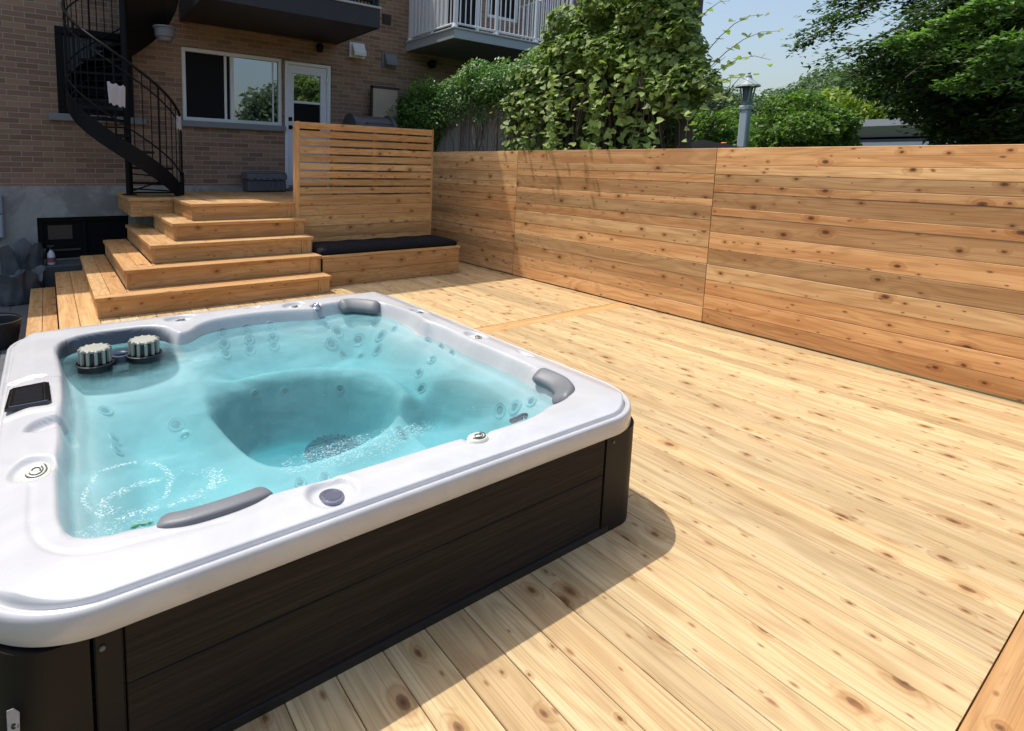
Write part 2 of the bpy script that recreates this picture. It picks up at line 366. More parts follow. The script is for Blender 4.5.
#ENDH
TX0,TX1,TY0,TY1,TR=-.20,1.995,1.180,3.375,.27
def outline(n=1000):
    """core points and outward normals of the rounded rectangle, so any inset is core+(r-inset)*normal"""
    w=TX1-TX0-2*TR; h=TY1-TY0-2*TR; arc=math.pi/2*TR; segs=[w,arc,h,arc,w,arc,h,arc]; tot=sum(segs)
    core=[];nor=[]
    cs=[(TX1-TR,TY0+TR),(TX1-TR,TY1-TR),(TX0+TR,TY1-TR),(TX0+TR,TY0+TR)]
    starts=[(TX0+TR,TY0+TR),(TX1-TR,TY0+TR),(TX1-TR,TY1-TR),(TX0+TR,TY1-TR)]
    for k in range(n):
        t=tot*k/n; i=0
        while t>segs[i]: t-=segs[i]; i+=1
        side=i//2; a0=-math.pi/2+side*math.pi/2
        if i%2==0:
            dx,dy=[(1,0),(0,1),(-1,0),(0,-1)][side]; core.append((starts[side][0]+dx*t,starts[side][1]+dy*t)); nor.append((math.cos(a0),math.sin(a0)))
        else:
            a=a0+t/TR; core.append(cs[side]); nor.append((math.cos(a),math.sin(a)))
    return np.array(core),np.array(nor)
tub=empty('hot_tub',(.91,2.27,-.37)); tag(tub,'square hot tub with pale pearl rim and dark side panels set in the deck','hot tub')
core,nor=outline(1000); N=len(core)
prof=[(.05,.410),(.012,.406),(.003,.404),(0,.408),(0,.455),(.002,.465),(.007,.471),(.013,.472),(.018,.468),(.021,.4635),(.026,.4625),(.029,.465),(.030,.474)]
rings=[]
for ins,z in prof:
    p=core+(TR-ins)*nor; rings.append(np.column_stack([p,np.full(N,z)]))
for ins in np.arange(.033,.195,.0065):
    p=core+(TR-ins)*nor; rings.append(np.column_stack([p,H(p[:,0],p[:,1])]))
base=core+(TR-.195)*nor; cen=np.array([.91,2.27])
for t in np.linspace(0,1,135)[1:-1]:
    p=base*(1-t)+cen*t; rings.append(np.column_stack([p,H(p[:,0],p[:,1])]))
V=np.concatenate(rings); K=len(rings)
i=np.arange(N); j=(i+1)%N
F=np.concatenate([np.column_stack([k*N+i,k*N+j,(k+1)*N+j,(k+1)*N+i]) for k in range(K-1)])
V=np.vstack([V,[*cen,float(H(np.array([cen[0]]),np.array([cen[1]]))[0])]]); 
tri=np.column_stack([(K-1)*N+i,(K-1)*N+j,np.full(N,len(V)-1)])
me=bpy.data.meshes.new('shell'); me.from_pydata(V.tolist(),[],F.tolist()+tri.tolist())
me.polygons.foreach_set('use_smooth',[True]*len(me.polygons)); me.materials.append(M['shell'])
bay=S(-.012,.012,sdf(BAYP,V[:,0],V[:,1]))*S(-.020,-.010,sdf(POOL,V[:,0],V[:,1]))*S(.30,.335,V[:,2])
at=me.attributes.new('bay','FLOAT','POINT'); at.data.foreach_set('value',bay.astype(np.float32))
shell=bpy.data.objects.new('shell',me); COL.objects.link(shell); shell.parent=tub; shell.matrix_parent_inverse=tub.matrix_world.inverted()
def h1(x,y): return float(H(np.array([x]),np.array([y]))[0])
def nrm(x,y,e=.012):
    return Vector((-(h1(x+e,y)-h1(x-e,y))/(2*e),-(h1(x,y+e)-h1(x,y-e))/(2*e),1)).normalized()
def place(x,y,lift=0.0,flat=False,z=None):
    n=Vector((0,0,1)) if flat else nrm(x,y)
    q=n.to_track_quat('Z','Y').to_matrix().to_4x4()
    return Matrix.Translation(Vector((x,y,h1(x,y) if z is None else z))+n*lift)@q
# cabinet
CX0,CX1,CY0,CY1=-.150,1.952,1.206,3.335
def cab_panel(a,b,axis,at_,out,z0,z1,name='side_panel',m='cabinet'):
    mb=MB(); t=.03
    if axis=='x': lo=(a,min(at_,at_-out*t),z0); hi=(b,max(at_,at_-out*t),z1)
    else: lo=(min(at_,at_-out*t),a,z0); hi=(max(at_,at_-out*t),b,z1)
    mb.box(lo,hi,bev=.002); return mb.build(name,M[m],tub)
for z0,z1 in ((-.30,-.005),(.030,.2452),(.2468,.398)):
    cab_panel(.095,1.700,'x',CY0,-1,z0,z1); cab_panel(.095,1.700,'x',CY1,1,z0,z1)
    cab_panel(1.47,3.07,'y',CX0,-1,z0,z1); cab_panel(1.47,3.07,'y',CX1,1,z0,z1)
def corner_post(cx,cy,sx,sy):
    mb=MB(); r=.13; t=.028
    arc=[(cx-sx*r+sx*r*math.cos(a),cy-sy*r+sy*r*math.sin(a)) for a in [math.pi/2*k/10 for k in range(11)]]
    L=.052 if sx<0 else .118
    out=[(arc[0][0],arc[0][1]-sy*.13)]+arc+[(arc[-1][0]-sx*L,arc[-1][1])]
    inn=[(x-sx*t*(1 if 0<=k<len(out)-6 else .2),y-sy*t*(1 if k>5 else .2)) for k,(x,y) in enumerate(out)]
    poly=out+[(cx-sx*(r+L),cy-sy*t),(cx-sx*t,cy-sy*(.26))]
    mb.prism(poly,2,-.30,.397); o=mb.build('corner_post',M['cabpost'],tub,smooth=True); return o
for sx,sy,cx,cy in ((1,-1,CX1,CY0),(-1,-1,CX0,CY0),(1,1,CX1,CY1),(-1,1,CX0,CY1)): corner_post(cx+.003*sx,cy+.003*sy,sx,sy)
mb=MB(); mb.box((.036,CY0-.004,-.30),(.092,CY0+.03,.397),bev=.004); mb.build('trim_strip',M['cabpost'],tub)
mb=MB(); mb.lathe([(0,0),(.006,0),(.006,.004),(.003,.005),(0,.005)],n=12,M4=Matrix.Translation((.052,CY0-.004,.36))@Matrix.Rotation(R_(90),4,'X'),close=False); mb.build('screw',M['jetdark'],tub)
mb=MB(); mb.lathe([(0,0),(.006,0),(.006,.004),(.003,.005),(0,.005)],n=12,M4=Matrix.Translation((1.745,CY0-.001,.365))@Matrix.Rotation(R_(90),4,'X'),close=False); mb.build('screw',M['jetdark'],tub)
mb=MB()
p=core+(TR-.022)*nor; q=core+(TR-.05)*nor
v=[(*a,.0) for a in p]+[(*a,.026) for a in p]+[(*a,.034) for a in q]; f=[]
for k in range(N): f.append((k,(k+1)%N,N+(k+1)%N,N+k)); f.append((N+k,N+(k+1)%N,2*N+(k+1)%N,2*N+k))
mb.add(v,f); mb.build('base_tray',M['gasket'],tub,smooth=True,normals=False)
mb=MB(); mb.tube([(CX1+.003,1.33,.30),(CX1+.02,1.33,.30),(CX1+.022,1.33,.285),(CX1+.022,1.33,.25),(CX1+.018,1.33,.235),(CX1+.003,1.33,.235)],.009,8); mb.build('panel_clip',M['cabpost'],tub,smooth=True)
# sticker on the front left corner
mb=MB(); c0=Vector((-.105,CY0+.018,.262)); n0=Vector((-.30,-.95,0)).normalized(); t0=Vector((.95,-.30,0)).normalized()
pp=[(-.011,-.030),(.010,-.033),(.012,.020),(.002,.031),(-.010,.028)]
mb.add([c0+n0*.008+t0*a+Vector((0,0,b)) for a,b in pp]+[c0+n0*.0068+t0*a+Vector((0,0,b)) for a,b in pp],[(0,1,2,3,4),(9,8,7,6,5)]+[(k,5+k,5+(k+1)%5,(k+1)%5) for k in range(5)])
stk=mb.build('sticker',simple('worn_white_sticker',(.34,.35,.37),.6,var=.4,scale=60),tub)
mb=MB()
for k in range(3):
    pts=[c0+n0*.0086+t0*(.001+.0045*(k+1)/3*math.cos(a))+Vector((0,0,-.008+.006*(k+1)/3*math.sin(a))) for a in [0.6+i_*(5.0/10) for i_ in range(11)]]
    mb.tube(pts,.0005,5)
mb.tube([c0+n0*.0086+t0*.008+Vector((0,0,-.013)),c0+n0*.0086+t0*.009+Vector((0,0,-.004))],.0006,5)
mb.build('printed_mark',M['glossblack'],stk)
# headrests: curved pads
def headrest(pts,w,hh,label=None,nrm_=(0,0,1),tw=0.0):
    P=[Vector(q) for q in pts]; mb=MB(); n=20; v=[];f=[]; m=len(P); up=Vector(nrm_).normalized()
    # resample catmull
    Q=[]
    for a in range(m-1):
        p0=P[max(a-1,0)];p1=P[a];p2=P[a+1];p3=P[min(a+2,m-1)]
        for s_ in range(8):
            t=s_/8; Q.append(.5*((2*p1)+(-p0+p2)*t+(2*p0-5*p1+4*p2-p3)*t*t+(-p0+3*p1-3*p2+p3)*t**3))
    Q.append(P[-1]); L=len(Q)
    ext=[0.02,.45,.72,.9,1.0]
    for i_,c in enumerate(Q):
        d=(Q[min(i_+1,L-1)]-Q[max(i_-1,0)]).normalized(); a=d.cross(up).normalized(); b=a.cross(d).normalized()
        e=min(i_,L-1-i_); sc_=ext[e] if e<len(ext) else 1
        for k in range(n):
            t=2*math.pi*k/n; cx=math.copysign(abs(math.cos(t))**.6,math.cos(t)); sy=math.copysign(abs(math.sin(t))**.75,math.sin(t))
            v.append(c+a*(w*cx*(.55+.45*sc_ if e else .3))+b*(hh*sy*sc_))
    for i_ in range(L-1):
        for k in range(n): f.append((i_*n+k,i_*n+(k+1)%n,(i_+1)*n+(k+1)%n,(i_+1)*n+k))
    f.append(tuple(range(n))[::-1]); f.append(tuple((L-1)*n+k for k in range(n)))
    mb.add(v,f); o=mb.build('headrest',M['pillow'],tub,smooth='all'); 
    if label: o['label']=label
    return o
headrest([(.190,1.378,.486),(.25,1.353,.492),(.33,1.347,.494),(.41,1.353,.492),(.475,1.372,.484)],.027,.014,'long curved grey headrest on the near rim')
headrest([(1.56,3.13,.455),(1.63,3.125,.458),(1.71,3.06,.458),(1.77,2.98,.455)],.048,.032,'blocky grey headrest in the far corner',(-.6,-.8,1))
headrest([(1.780,1.64,.474),(1.792,1.57,.470),(1.785,1.50,.468),(1.745,1.44,.466),(1.67,1.405,.460)],.044,.026,'crescent grey headrest in the near right corner',(-.55,.5,1))
# control panel
mb=MB(); q=[(-.162,2.262),(-.155,2.445),(-.145,2.463),(-.045,2.475),(-.030,2.462),(-.024,2.275),(-.034,2.262)]
mb.prism(q,2,.497,.5085); cp=mb.build('control_panel',M['glossblack'],tub); 
mb=MB(); mb.add([(-.140,2.285,.5090),(-.050,2.287,.5090),(-.055,2.450,.5090),(-.135,2.438,.5090)],[(0,1,2,3)]); mb.build('display',M['screenpix'],cp,normals=False)
mb=MB(); mb.tube([(-.150,2.28,.510),(-.146,2.44,.510)],.0016,6); mb.tube([(-.043,2.282,.510),(-.046,2.458,.510)],.0016,6); mb.tube([(-.150,2.272,.5095),(-.034,2.272,.5095)],.0016,6); mb.build('trim',M['chrome'],cp)
# valves and knobs
def valve(x,y,rx=.034,m='cream',label=None,rot=0.0,h=.012):
    mb=MB(); T=place(x,y,0,True)@Matrix.Rotation(rot,4,'Z')@Matrix.Diagonal((1.0,rx[1]/rx[0],1,1)) if isinstance(rx,tuple) else place(x,y,0,True)
    r=rx[0] if isinstance(rx,tuple) else rx
    mb.lathe([(0,h+.001),(r*.3,h),(r*.36,h-.003),(r*.42,h),(r*.62,h+.001),(r*.68,h-.004),(r*.75,h-.001),(r*.93,h-.003),(r,.002),(r,-.004)],n=36,M4=T,close=False)
    o=mb.build('diverter_valve',M[m],tub,smooth='all')
    mb=MB()
    for rr,a0,a1 in ((.45,.3,3.9),(.70,.3,3.9),(.28,2.8,6.0)):
        mb.tube([T@Vector((r*rr*math.cos(a),r*rr*math.sin(a),h+.0015)) for a in [a0+(a1-a0)*k/16 for k in range(17)]],.0018,6)
    mb.build('swirl_groove',M['jetdark'],o)
    if label: o['label']=label
    return o
valve(1.168,1.312,(.040,.028),'cream','cream swirl valve on the near rim'); valve(-.066,1.81,(.038,.058),'cream','large cream swirl valve on the left rim')
valve(.60,3.220,(.040,.028),'jet'); valve(1.275,3.200,(.036,.028),'cream'); valve(1.887,2.698,(.030,.040),'jet'); valve(1.892,2.165,(.030,.042),'cream')
mb=MB(); T=place(.62,1.285,0,True); mb.lathe([(0,.004),(.020,.004),(.0215,.0055),(.025,.0055),(.026,.002),(.034,.001),(.037,-.004)],n=36,M4=T,close=False); o=mb.build('push_button',simple('violet_grey_button',(.22,.22,.28),.25,metal=.6),tub,smooth=True); o['label']='round metal button on the near rim'
mb=MB(); T=place(1.395,3.13,0,True); mb.lathe([(.036,-.002),(.034,.006),(.024,.007),(.022,.022),(.017,.028),(.010,.028),(.009,.022),(0,.021)],n=24,M4=T,close=False); mb.build('chrome_nozzle',M['chrome'],tub,smooth='all')
mb=MB(); mb.tube([(1.37,1.362,.468),(1.38,1.354,.483),(1.41,1.350,.490),(1.435,1.354,.483),(1.445,1.366,.466)],.007,8); mb.tube([(1.38,1.375,.464),(1.435,1.376,.464)],.009,8); mb.build('waterfall_spout',simple('dark_smoked_chrome',(.30,.30,.33),.25,metal=.9),tub,smooth=True)
# filters
def filt(x,y,zt):
    mb=MB(); mb.lathe([(0,.35),(.072,.35),(.072,.430),(.081,.432),(.083,.438),(.078,.442)],c=(x,y,0),n=36,close=False); a=mb.build('filter_basket',M['filterdark'],tub,smooth=True)
    mb=MB(); mb.lathe([(.058,.42),(.058,zt-.01),(.058,zt-.004),(0,zt-.004)],c=(x,y,0),n=36,close=False); mb.build('filter_core',M['filterdark'],a,smooth=True)
    mb=MB(); n=12
    for k in range(n):
        t=2*math.pi*k/n; T=Matrix.Translation((x,y,0))@Matrix.Rotation(t,4,'Z')
        mb.box((.048,-.0066,.440),(.070,.0066,zt-.001),bev=.003,M4=T)
    prof_=[]
    v=[];m=n*6
    for k in range(m):
        t=2*math.pi*(k+.5)/m; r=.0705 if (k%6) in (0,5) else .058
        v.append((x+r*math.cos(t),y+r*math.sin(t),zt-.002))
    v2=[(a_,b_,zt+.006) for a_,b_,_ in v]; v3=[(x+(a_-x)*.9,y+(b_-y)*.9,zt+.010) for a_,b_,_ in v]
    mb.add(v+v2+v3,[tuple(range(m))[::-1],tuple(range(2*m,3*m))]+[(k,(k+1)%m,m+(k+1)%m,m+k) for k in range(m)]+[(m+k,m+(k+1)%m,2*m+(k+1)%m,2*m+k) for k in range(m)])
    mb.build('filter_cap',M['filterwhite'],a)
filt(.150,2.83,.500); filt(.362,2.855,.500)
mb=MB(); mb.lathe([(.050,.40),(.052,.428),(.046,.440),(.036,.442),(.026,.436),(.022,.428)],c=(.262,2.89,0),n=28,close=False); mb.tube([(.225,2.89,.438),(.299,2.89,.438)],.006,6); mb.build('skimmer_ring',simple('slate_blue_plastic',(.03,.045,.08),.35),tub,smooth=True)
# jets
def jet(x,y,r,lift=.002,label=None):
    mb=MB(); T=place(x,y,lift)
    mb.lathe([(r*1.04,-.006),(r,.001),(r*.90,.0035),(r*.80,.0005),(r*.62,.0015),(r*.5,.0005)],n=20,M4=T,close=False)
    o=mb.build('jet',M['jet'],tub,smooth='all')
    mb=MB(); mb.lathe([(r*.52,.001),(r*.45,-.001),(r*.3,.0015),(r*.12,.002),(0,.001)],n=14,M4=T,close=False); mb.build('nozzle',M['jetdark'],o,smooth='all')
JETS=[]
JETS=[(0.807, 3.127, 0.03), (0.95, 3.139, 0.03), (1.094, 3.132, 0.03), (0.808, 3.092, 0.03), (0.956, 3.103, 0.03), (1.098, 3.093, 0.03), (0.806, 3.046, 0.03), (0.948, 3.059, 0.03), (1.09, 3.053, 0.03), (1.435, 3.087, 0.03), (1.611, 3.083, 0.03), (1.724, 2.968, 0.03), (1.497, 3.041, 0.042), (1.61, 2.971, 0.045), (1.692, 2.826, 0.042), (1.415, 2.954, 0.042), (1.629, 2.752, 0.042), (1.474, 2.909, 0.03), (1.578, 2.871, 0.03), (1.756, 2.778, 0.026), (1.768, 2.436, 0.022), (1.786, 2.337, 0.022), (1.781, 2.233, 0.022), (1.713, 2.318, 0.026), (1.645, 2.34, 0.028), (1.6, 2.255, 0.034), (1.697, 1.671, 0.034), (1.726, 1.605, 0.024), (1.687, 1.752, 0.034), (0.161, 2.518, 0.03), (0.179, 2.336, 0.03), (0.178, 2.256, 0.03), (0.428, 2.457, 0.034), (0.452, 2.39, 0.034), (1.246, 1.897, 0.03), (0.873, 2.741, 0.022), (1.036, 2.733, 0.022), (1.308, 2.613, 0.022), (0.732, 1.782, 0.02), (0.826, 1.77, 0.02)]
for q in JETS: jet(q[0],q[1],q[2]*1.12)
mb=MB(); fx,fy=1.19,2.44; zf=h1(fx,fy)
mb.lathe([(.155,-.01),(.15,.012),(.125,.030),(.07,.042),(.0,.044)],c=(fx,fy,zf),n=36,close=False)
for k in range(20):
    t=2*math.pi*k/20; mb.tube([(fx+.05*math.cos(t),fy+.05*math.sin(t),zf+.046),(fx+.13*math.cos(t),fy+.13*math.sin(t),zf+.030)],.005,5)
mb.build('suction_cover',M['suction'],tub,smooth=True)
# water
def water_mat():
    n=NT('turquoise_tub_water'); o=n.obj(); x,y,z=n.sep(o)
    r1=n.noise(o,7,3,.55,.6); r2=n.noise(o,26,3,.6,.4); r3=n.noise(o,2.2,2,.5)
    hgt=n.math('ADD',n.math('ADD',n.math('MULTIPLY',r1,.6),n.math('MULTIPLY',r2,.22)),n.math('MULTIPLY',r3,.8))
    nm=n.bump(hgt,.55,.02)
    fr=n.n('ShaderNodeFresnel',IOR=1.33,Normal=nm).outputs[0]
    gl=n.n('ShaderNodeBsdfGlossy',Roughness=.03,Normal=nm); tr=n.n('ShaderNodeBsdfTransparent',Color=(1,1,1))
    mx=n.n('ShaderNodeMixShader'); n.set(mx.inputs[0],fr); n.set(mx.inputs[1],tr.outputs[0]); n.set(mx.inputs[2],gl.outputs[0])
    # foam
    wob=n.noise(o,9,3,.6); fine=n.noise(o,150,3,.7); med=n.noise(o,17,4,.65,1.0)
    def ringm(cx,cy,rx,ry,w):
        a=n.math('DIVIDE',n.math('SUBTRACT',x,cx),rx); b=n.math('DIVIDE',n.math('SUBTRACT',y,cy),ry)
        d=n.math('SQRT',n.math('ADD',n.math('MULTIPLY',a,a),n.math('MULTIPLY',b,b)))
        d=n.math('ADD',d,n.math('MULTIPLY',n.math('SUBTRACT',wob,.5),.5))
        return n.math('SUBTRACT',1.0,n.smooth(n.math('ABSOLUTE',n.math('SUBTRACT',d,1.0)),0.0,w)),n.math('SUBTRACT',1.0,n.smooth(d,.75,1.25))
    ra,ia=ringm(.165,1.715,.115,.145,.22); rb,ib=ringm(1.06,2.08,.10,.085,.22); rc,ic=ringm(.25,1.64,.16,.08,.5)
    _,ie=ringm(.86,1.57,.34,.085,.3); _,ig=ringm(.32,2.66,.17,.06,.3); _,ih=ringm(.10,1.52,.12,.07,.3); _,ij=ringm(.36,1.52,.06,.05,.3); _,ik=ringm(.85,1.93,.10,.05,.3)
    lines=n.smooth(n.math('ABSOLUTE',n.math('SUBTRACT',med,.5)),.045,.0)
    m=n.math('MULTIPLY',n.math('MULTIPLY',ra,n.smooth(med,.28,.5)),n.smooth(fine,.30,.70))
    for q,lo,hi,k in ((rb,.42,.60,.22),(rc,.42,.60,1.0),(ie,.42,.64,.85),(ig,.46,.66,.35),(ih,.45,.62,.8),(ij,.43,.60,.6),(ik,.50,.64,.2)):
        m=n.math('MAXIMUM',m,n.math('MULTIPLY',n.math('MULTIPLY',n.math('MULTIPLY',q,n.smooth(med,.28,.52)),n.smooth(fine,lo-.1,hi+.1)),k))
    m=n.math('MAXIMUM',m,n.math('MULTIPLY',n.math('MULTIPLY',lines,n.smooth(r3,.50,.62)),n.math('MULTIPLY',n.smooth(fine,.5,.7),.5)))
    specks=n.n('ShaderNodeTexVoronoi',Vector=o,Scale=38.0); sm=n.math('MULTIPLY',n.math('SUBTRACT',1.0,n.smooth(specks.outputs['Distance'],.06,.14)),n.smooth(n.noise(o,4.5,3),.57,.66))
    m=n.math('MAXIMUM',m,n.math('MULTIPLY',sm,.6))
    # fine air bubbles make the water milky in broad soft patches
    _,fw=ringm(.80,1.93,.40,.36,.3); _,rs=ringm(1.32,1.74,.30,.22,.3)
    milk=n.math('ADD',.22,n.math('MULTIPLY',n.smooth(n.noise(o,2.8,6,.66,1.0),.36,.74),.15))
    milk=n.math('MULTIPLY',milk,n.math('SUBTRACT',1.0,n.math('MAXIMUM',n.math('MULTIPLY',fw,.62),n.math('MULTIPLY',rs,.6))))
    _,bm=ringm(.27,2.86,.27,.22,.3); milk=n.math('MULTIPLY',milk,n.math('SUBTRACT',1.0,n.math('MULTIPLY',bm,.8)))
    m=n.math('MAXIMUM',n.math('MULTIPLY',m,.72),milk)
    fo=n.n('ShaderNodeBsdfDiffuse',Color=n.mix(n.smooth(m,.3,.5),(.30,.66,.72),(.66,.80,.82)))

    m2=n.n('ShaderNodeMixShader'); n.set(m2.inputs[0],m); n.set(m2.inputs[1],mx.outputs[0]); n.set(m2.inputs[2],fo.outputs[0])
    va=n.n('ShaderNodeVolumeAbsorption',Color=(0.0,.75,.81),Density=2.1)
    n.t.links.new(va.outputs[0],n.out.inputs[1])
    return n.done(m2.outputs[0])
WZ=.412
mb=MB(); c0=np.array([.91,2.27]); P=np.array(POOL); e=np.roll(P,-1,0)-np.roll(P,1,0); e/=np.linalg.norm(e,axis=1)[:,None]; O=P+np.column_stack([e[:,1],-e[:,0]])*.010
n_=len(O); mb.add([(a,b,WZ) for a,b in O]+[(a,b,-.12) for a,b in O],[tuple(range(n_)),tuple(range(2*n_-1,n_-1,-1))]+[(k,n_+k,n_+(k+1)%n_,(k+1)%n_) for k in range(n_)])
w=mb.build('spa_water',water_mat()); tag(w,'turquoise bubbling water filling the pale hot tub','water')
mb=MB()
for k,(a,b,s_,an) in enumerate([(.155,1.505,.014,.2),(.175,1.502,.012,-.4),(.190,1.498,.009,.1)]):
    c,s2=math.cos(an),math.sin(an); pts=[(-s_,0),(-s_*.3,s_*.35),(s_,0),(-s_*.3,-s_*.35)]
    mb.add([(a+u*c-v_*s2,b+u*s2+v_*c,WZ+.004+.002*(i_%2)) for i_,(u,v_) in enumerate(pts)]+[(a+u*c-v_*s2,b+u*s2+v_*c,WZ+.003) for u,v_ in pts],[(0,1,2,3),(7,6,5,4),(0,4,5,1),(1,5,6,2),(2,6,7,3),(3,7,4,0)])
l=mb.build('floating_leaf',simple('fresh_green_leaf',(.03,.22,.05),.5)); tag(l,'tiny torn green leaf floating beside the long near headrest','leaf')
# ---------------------------------------------------------------- decks
def dboard(mb,x,y0,y1,z,W=.1435,T=.032,**k):   # a board running along y, top at z
    mb.board((x+W,y0,z-T),(0,1,0),(-1,0,0),y1-y0,W,T,**k)
def xboard(mb,y,x0,x1,z,W=.1435,T=.032,**k):   # a board running along x
    mb.board((x0,y,z-T),(1,0,0),(0,1,0),x1-x0,W,T,**k)
# board() thickness grows along u x w: for u=+y,w=-x that is +z; for u=+x,w=+y that is +z
mb=MB(); P0=.454-4*.1470; PW=.1470
k=0; x=P0
while x<4.99:
    W=min(.1440,5.0-x)
    if x+PW<.05 or x<1.86:
        dboard(mb,x,.262,1.30,0,W)
        if x+PW>.05: dboard(mb,x,3.28,3.352 if x>.2 else 3.352,0,W)
    elif x<2.0: dboard(mb,x,.262,1.30,0,W); dboard(mb,x,1.304 if x>1.86 else 3.2,3.352,0,W) if x>1.86 else None
    else: dboard(mb,x,.262,3.352,0,W)
    x+=PW
xboard(mb,.115,-.4,5.0,0,mi=1); xboard(mb,-.032,-.4,5.0,0,mi=1); xboard(mb,-.179,-.4,5.0,0)
for k in range(10): xboard(mb,-.326-.147*k,-.4,5.0,0)
xboard(mb,3.355,.03,5.0,-.001,mi=1)
x=.33
while x<4.99:
    W=min(.1440,5.0-x); dboard(mb,x,3.502,8.0 if x>2.53 else 5.32,0,W); x+=PW
for x in (.030,.180): dboard(mb,x,3.502,7.72,0,.146,mi=1)
mb.box((2.1,-1.7,-.30),(5.0,7.9,-.05)); mb.box((.06,3.42,-.36),(2.1,5.4,-.05)); mb.box((.06,5.4,-.36),(.29,7.70,-.05)); mb.box((-.3,-1.7,-.36),(2.1,1.1,-.05))
d=mb.build('deck_floor',[M['deck'],M['step']]); tag(d,kind='structure')
# stairs
st=empty('wooden_stairs',(1.4,5.6,0)); tag(st,'wide cedar stairs wrapping round a corner from the deck up to the house door','stairs')
RZ=.183; YK=[5.04,5.265,5.50,5.735,5.95,6.14]; XK=[.03,.298,.554,.812,1.055,1.275]; BACK=7.72; XR=2.52
def steps_unit(k,top=False):
    z=RZ*k; y=YK[k]; x=XK[k]
    if not top:
        t=MB(); dep=YK[k+1]-y+.03
        xboard(t,y,x,XR,z,.118,.034); xboard(t,y+.121,x+.268,XR,z,dep-.121,.034)
        dboard(t,x,y+.121,BACK,z,.131,.034); dboard(t,x+.134,y+.121,BACK,z,.131,.034)
        t.build('tread',M['step'],st)
    r=MB(); h=RZ-.036; zb=RZ*(k-1)+.001
    r.board((x+.045,y+.042,zb),(1,0,0),(0,0,1),XR-.020-(x+.02)-.145,h,.022)
    r.board((XR-.137,y+.015,zb),(0,0,1),(1,0,0),h,.118,.024)
    r.board((x+.018,y+.018,zb),(0,0,1),(1,0,0),h,.028,.026)
    if not top or True: r.board((x+.020,y+.046,zb),(0,1,0),(0,0,1),(BACK if k<4 else (BACK-.5 if k==4 else 7.15))-y-.05,h,.022)
    r.board((XR-.018,y+.045,zb),(0,1,0),(0,0,1),.5,h,.02)
    r.build('riser',M['step'],st)
for k in (1,2,3,4): steps_unit(k)
steps_unit(5,True)
# fix for front boards: thickness of x-running vertical boards grows towards -y, so they sit proud of the carcass
t=MB(); 
dboard(t,-.222,3.6,7.76,-RZ,.120,.034); dboard(t,-.098,3.6,7.76,-RZ,.120,.034); t.build('tread',M['step'],st)
t=MB(); t.board((-.20,3.62,-.37),(0,1,0),(0,0,1),4.1,.15,.022); t.board((.045,3.5,-RZ+.001),(0,1,0),(0,0,1),4.2,.147,.022); t.build('riser',M['step'],st)
t=MB(); t.box((.33,5.35,-.3),(2.48,7.66,RZ-.04)); t.box((.60,5.58,0),(2.48,7.66,2*RZ-.04)); t.box((.87,5.80,0),(2.48,7.66,3*RZ-.04)); t.box((1.12,6.02,0),(2.48,7.62,4*RZ-.04)); t.box((-.19,3.64,-.37),(.02,7.7,-RZ-.036)); t.build('stair_carcass',M['oldwood'],st)
# upper platform
up=empty('raised_platform',(2.4,7.3,0)); tag(up,'upper cedar platform at the house door, at the top of the stairs','platform')
t=MB(); z=RZ*5; xboard(t,YK[5],XK[5],2.47,z,.118,.034)
x=XK[5]; first=True
dboard(t,x,YK[5]+.121,8.57,z,.118,.034); x+=.121
while x<4.33:
    W=min(.1435,4.385-x); dboard(t,x,(YK[5]+.121) if x<2.36 else 6.20,8.57,z,W,.034); x+=.1465
xboard(t,7.15,.80,XK[5]-.003,z,.118,.034)
dboard(t,.80,7.271,8.57,z,.118,.034); dboard(t,.921,7.271,8.57,z,.172,.034); dboard(t,1.096,7.271,8.57,z,.175,.034)
t.build('decking',M['step'],up)
t=MB(); t.board((.820,7.192,z-.22),(1,0,0),(0,0,1),.12,.185,.022); t.board((.942,7.192,z-.22),(1,0,0),(0,0,1),.352,.185,.022); t.board((.822,7.194,z-.22),(0,1,0),(0,0,1),1.36,.185,.022); t.build('fascia',M['step'],up)
t=MB(); t.box((1.33,6.3,0),(2.40,8.5,z-.04)); t.box((.86,7.23,z-.2),(1.33,8.5,z-.04)); t.box((.95,7.9,-.37),(1.05,8.0,z-.2)); t.box((2.40,6.24,0),(4.36,8.5,z-.04)); t.build('platform_frame',M['oldwood'],up)
# slatted privacy screen
s=empty('privacy_screen',(3.44,6.1,.35)); tag(s,'cedar privacy screen with open slats over solid boards, behind the cushioned bench','privacy screen')
SX0,SX1,SY=2.49,4.385,6.10
t=MB(); t.board((SX0-.002,SY-.022,.34),(0,0,1),(1,0,0),1.505,.028,.10); 
def post(x0,y0,w,d_,z0,z1,nm='post'):
    t=MB(); t.board((x0,y0,z0),(0,0,1),(1,0,0),z1-z0,w,d_); return t.build(nm,M['screen'],s)
post(SX0-.028,SY-.024,.032,.125,.36,1.853); post(SX1-.004,SY-.020,.030,.10,.36,1.853)
for xx in (2.96,3.53,3.98): post(xx,SY+.026,.045,.06,.93,1.80)
rows=[.125,.135,.130,.120,.122]; zz=.365
t=MB()
for r_ in rows: t.board((SX0+.006,SY,zz),(1,0,0),(0,0,1),SX1-SX0-.012,r_-.003,.022); zz+=r_
t.build('board_panel',M['screen'],s)
zz+=.0; pitch=(1.850-zz)/9
for k in range(9):
    t=MB(); zc=zz+pitch*k+.017; t.board((SX0+.006,SY+random.uniform(-.001,.001),zc),(1,0,0),(0,0,1),SX1-SX0-.012,pitch-.020,.022); t.build('slat',M['screen'],s)
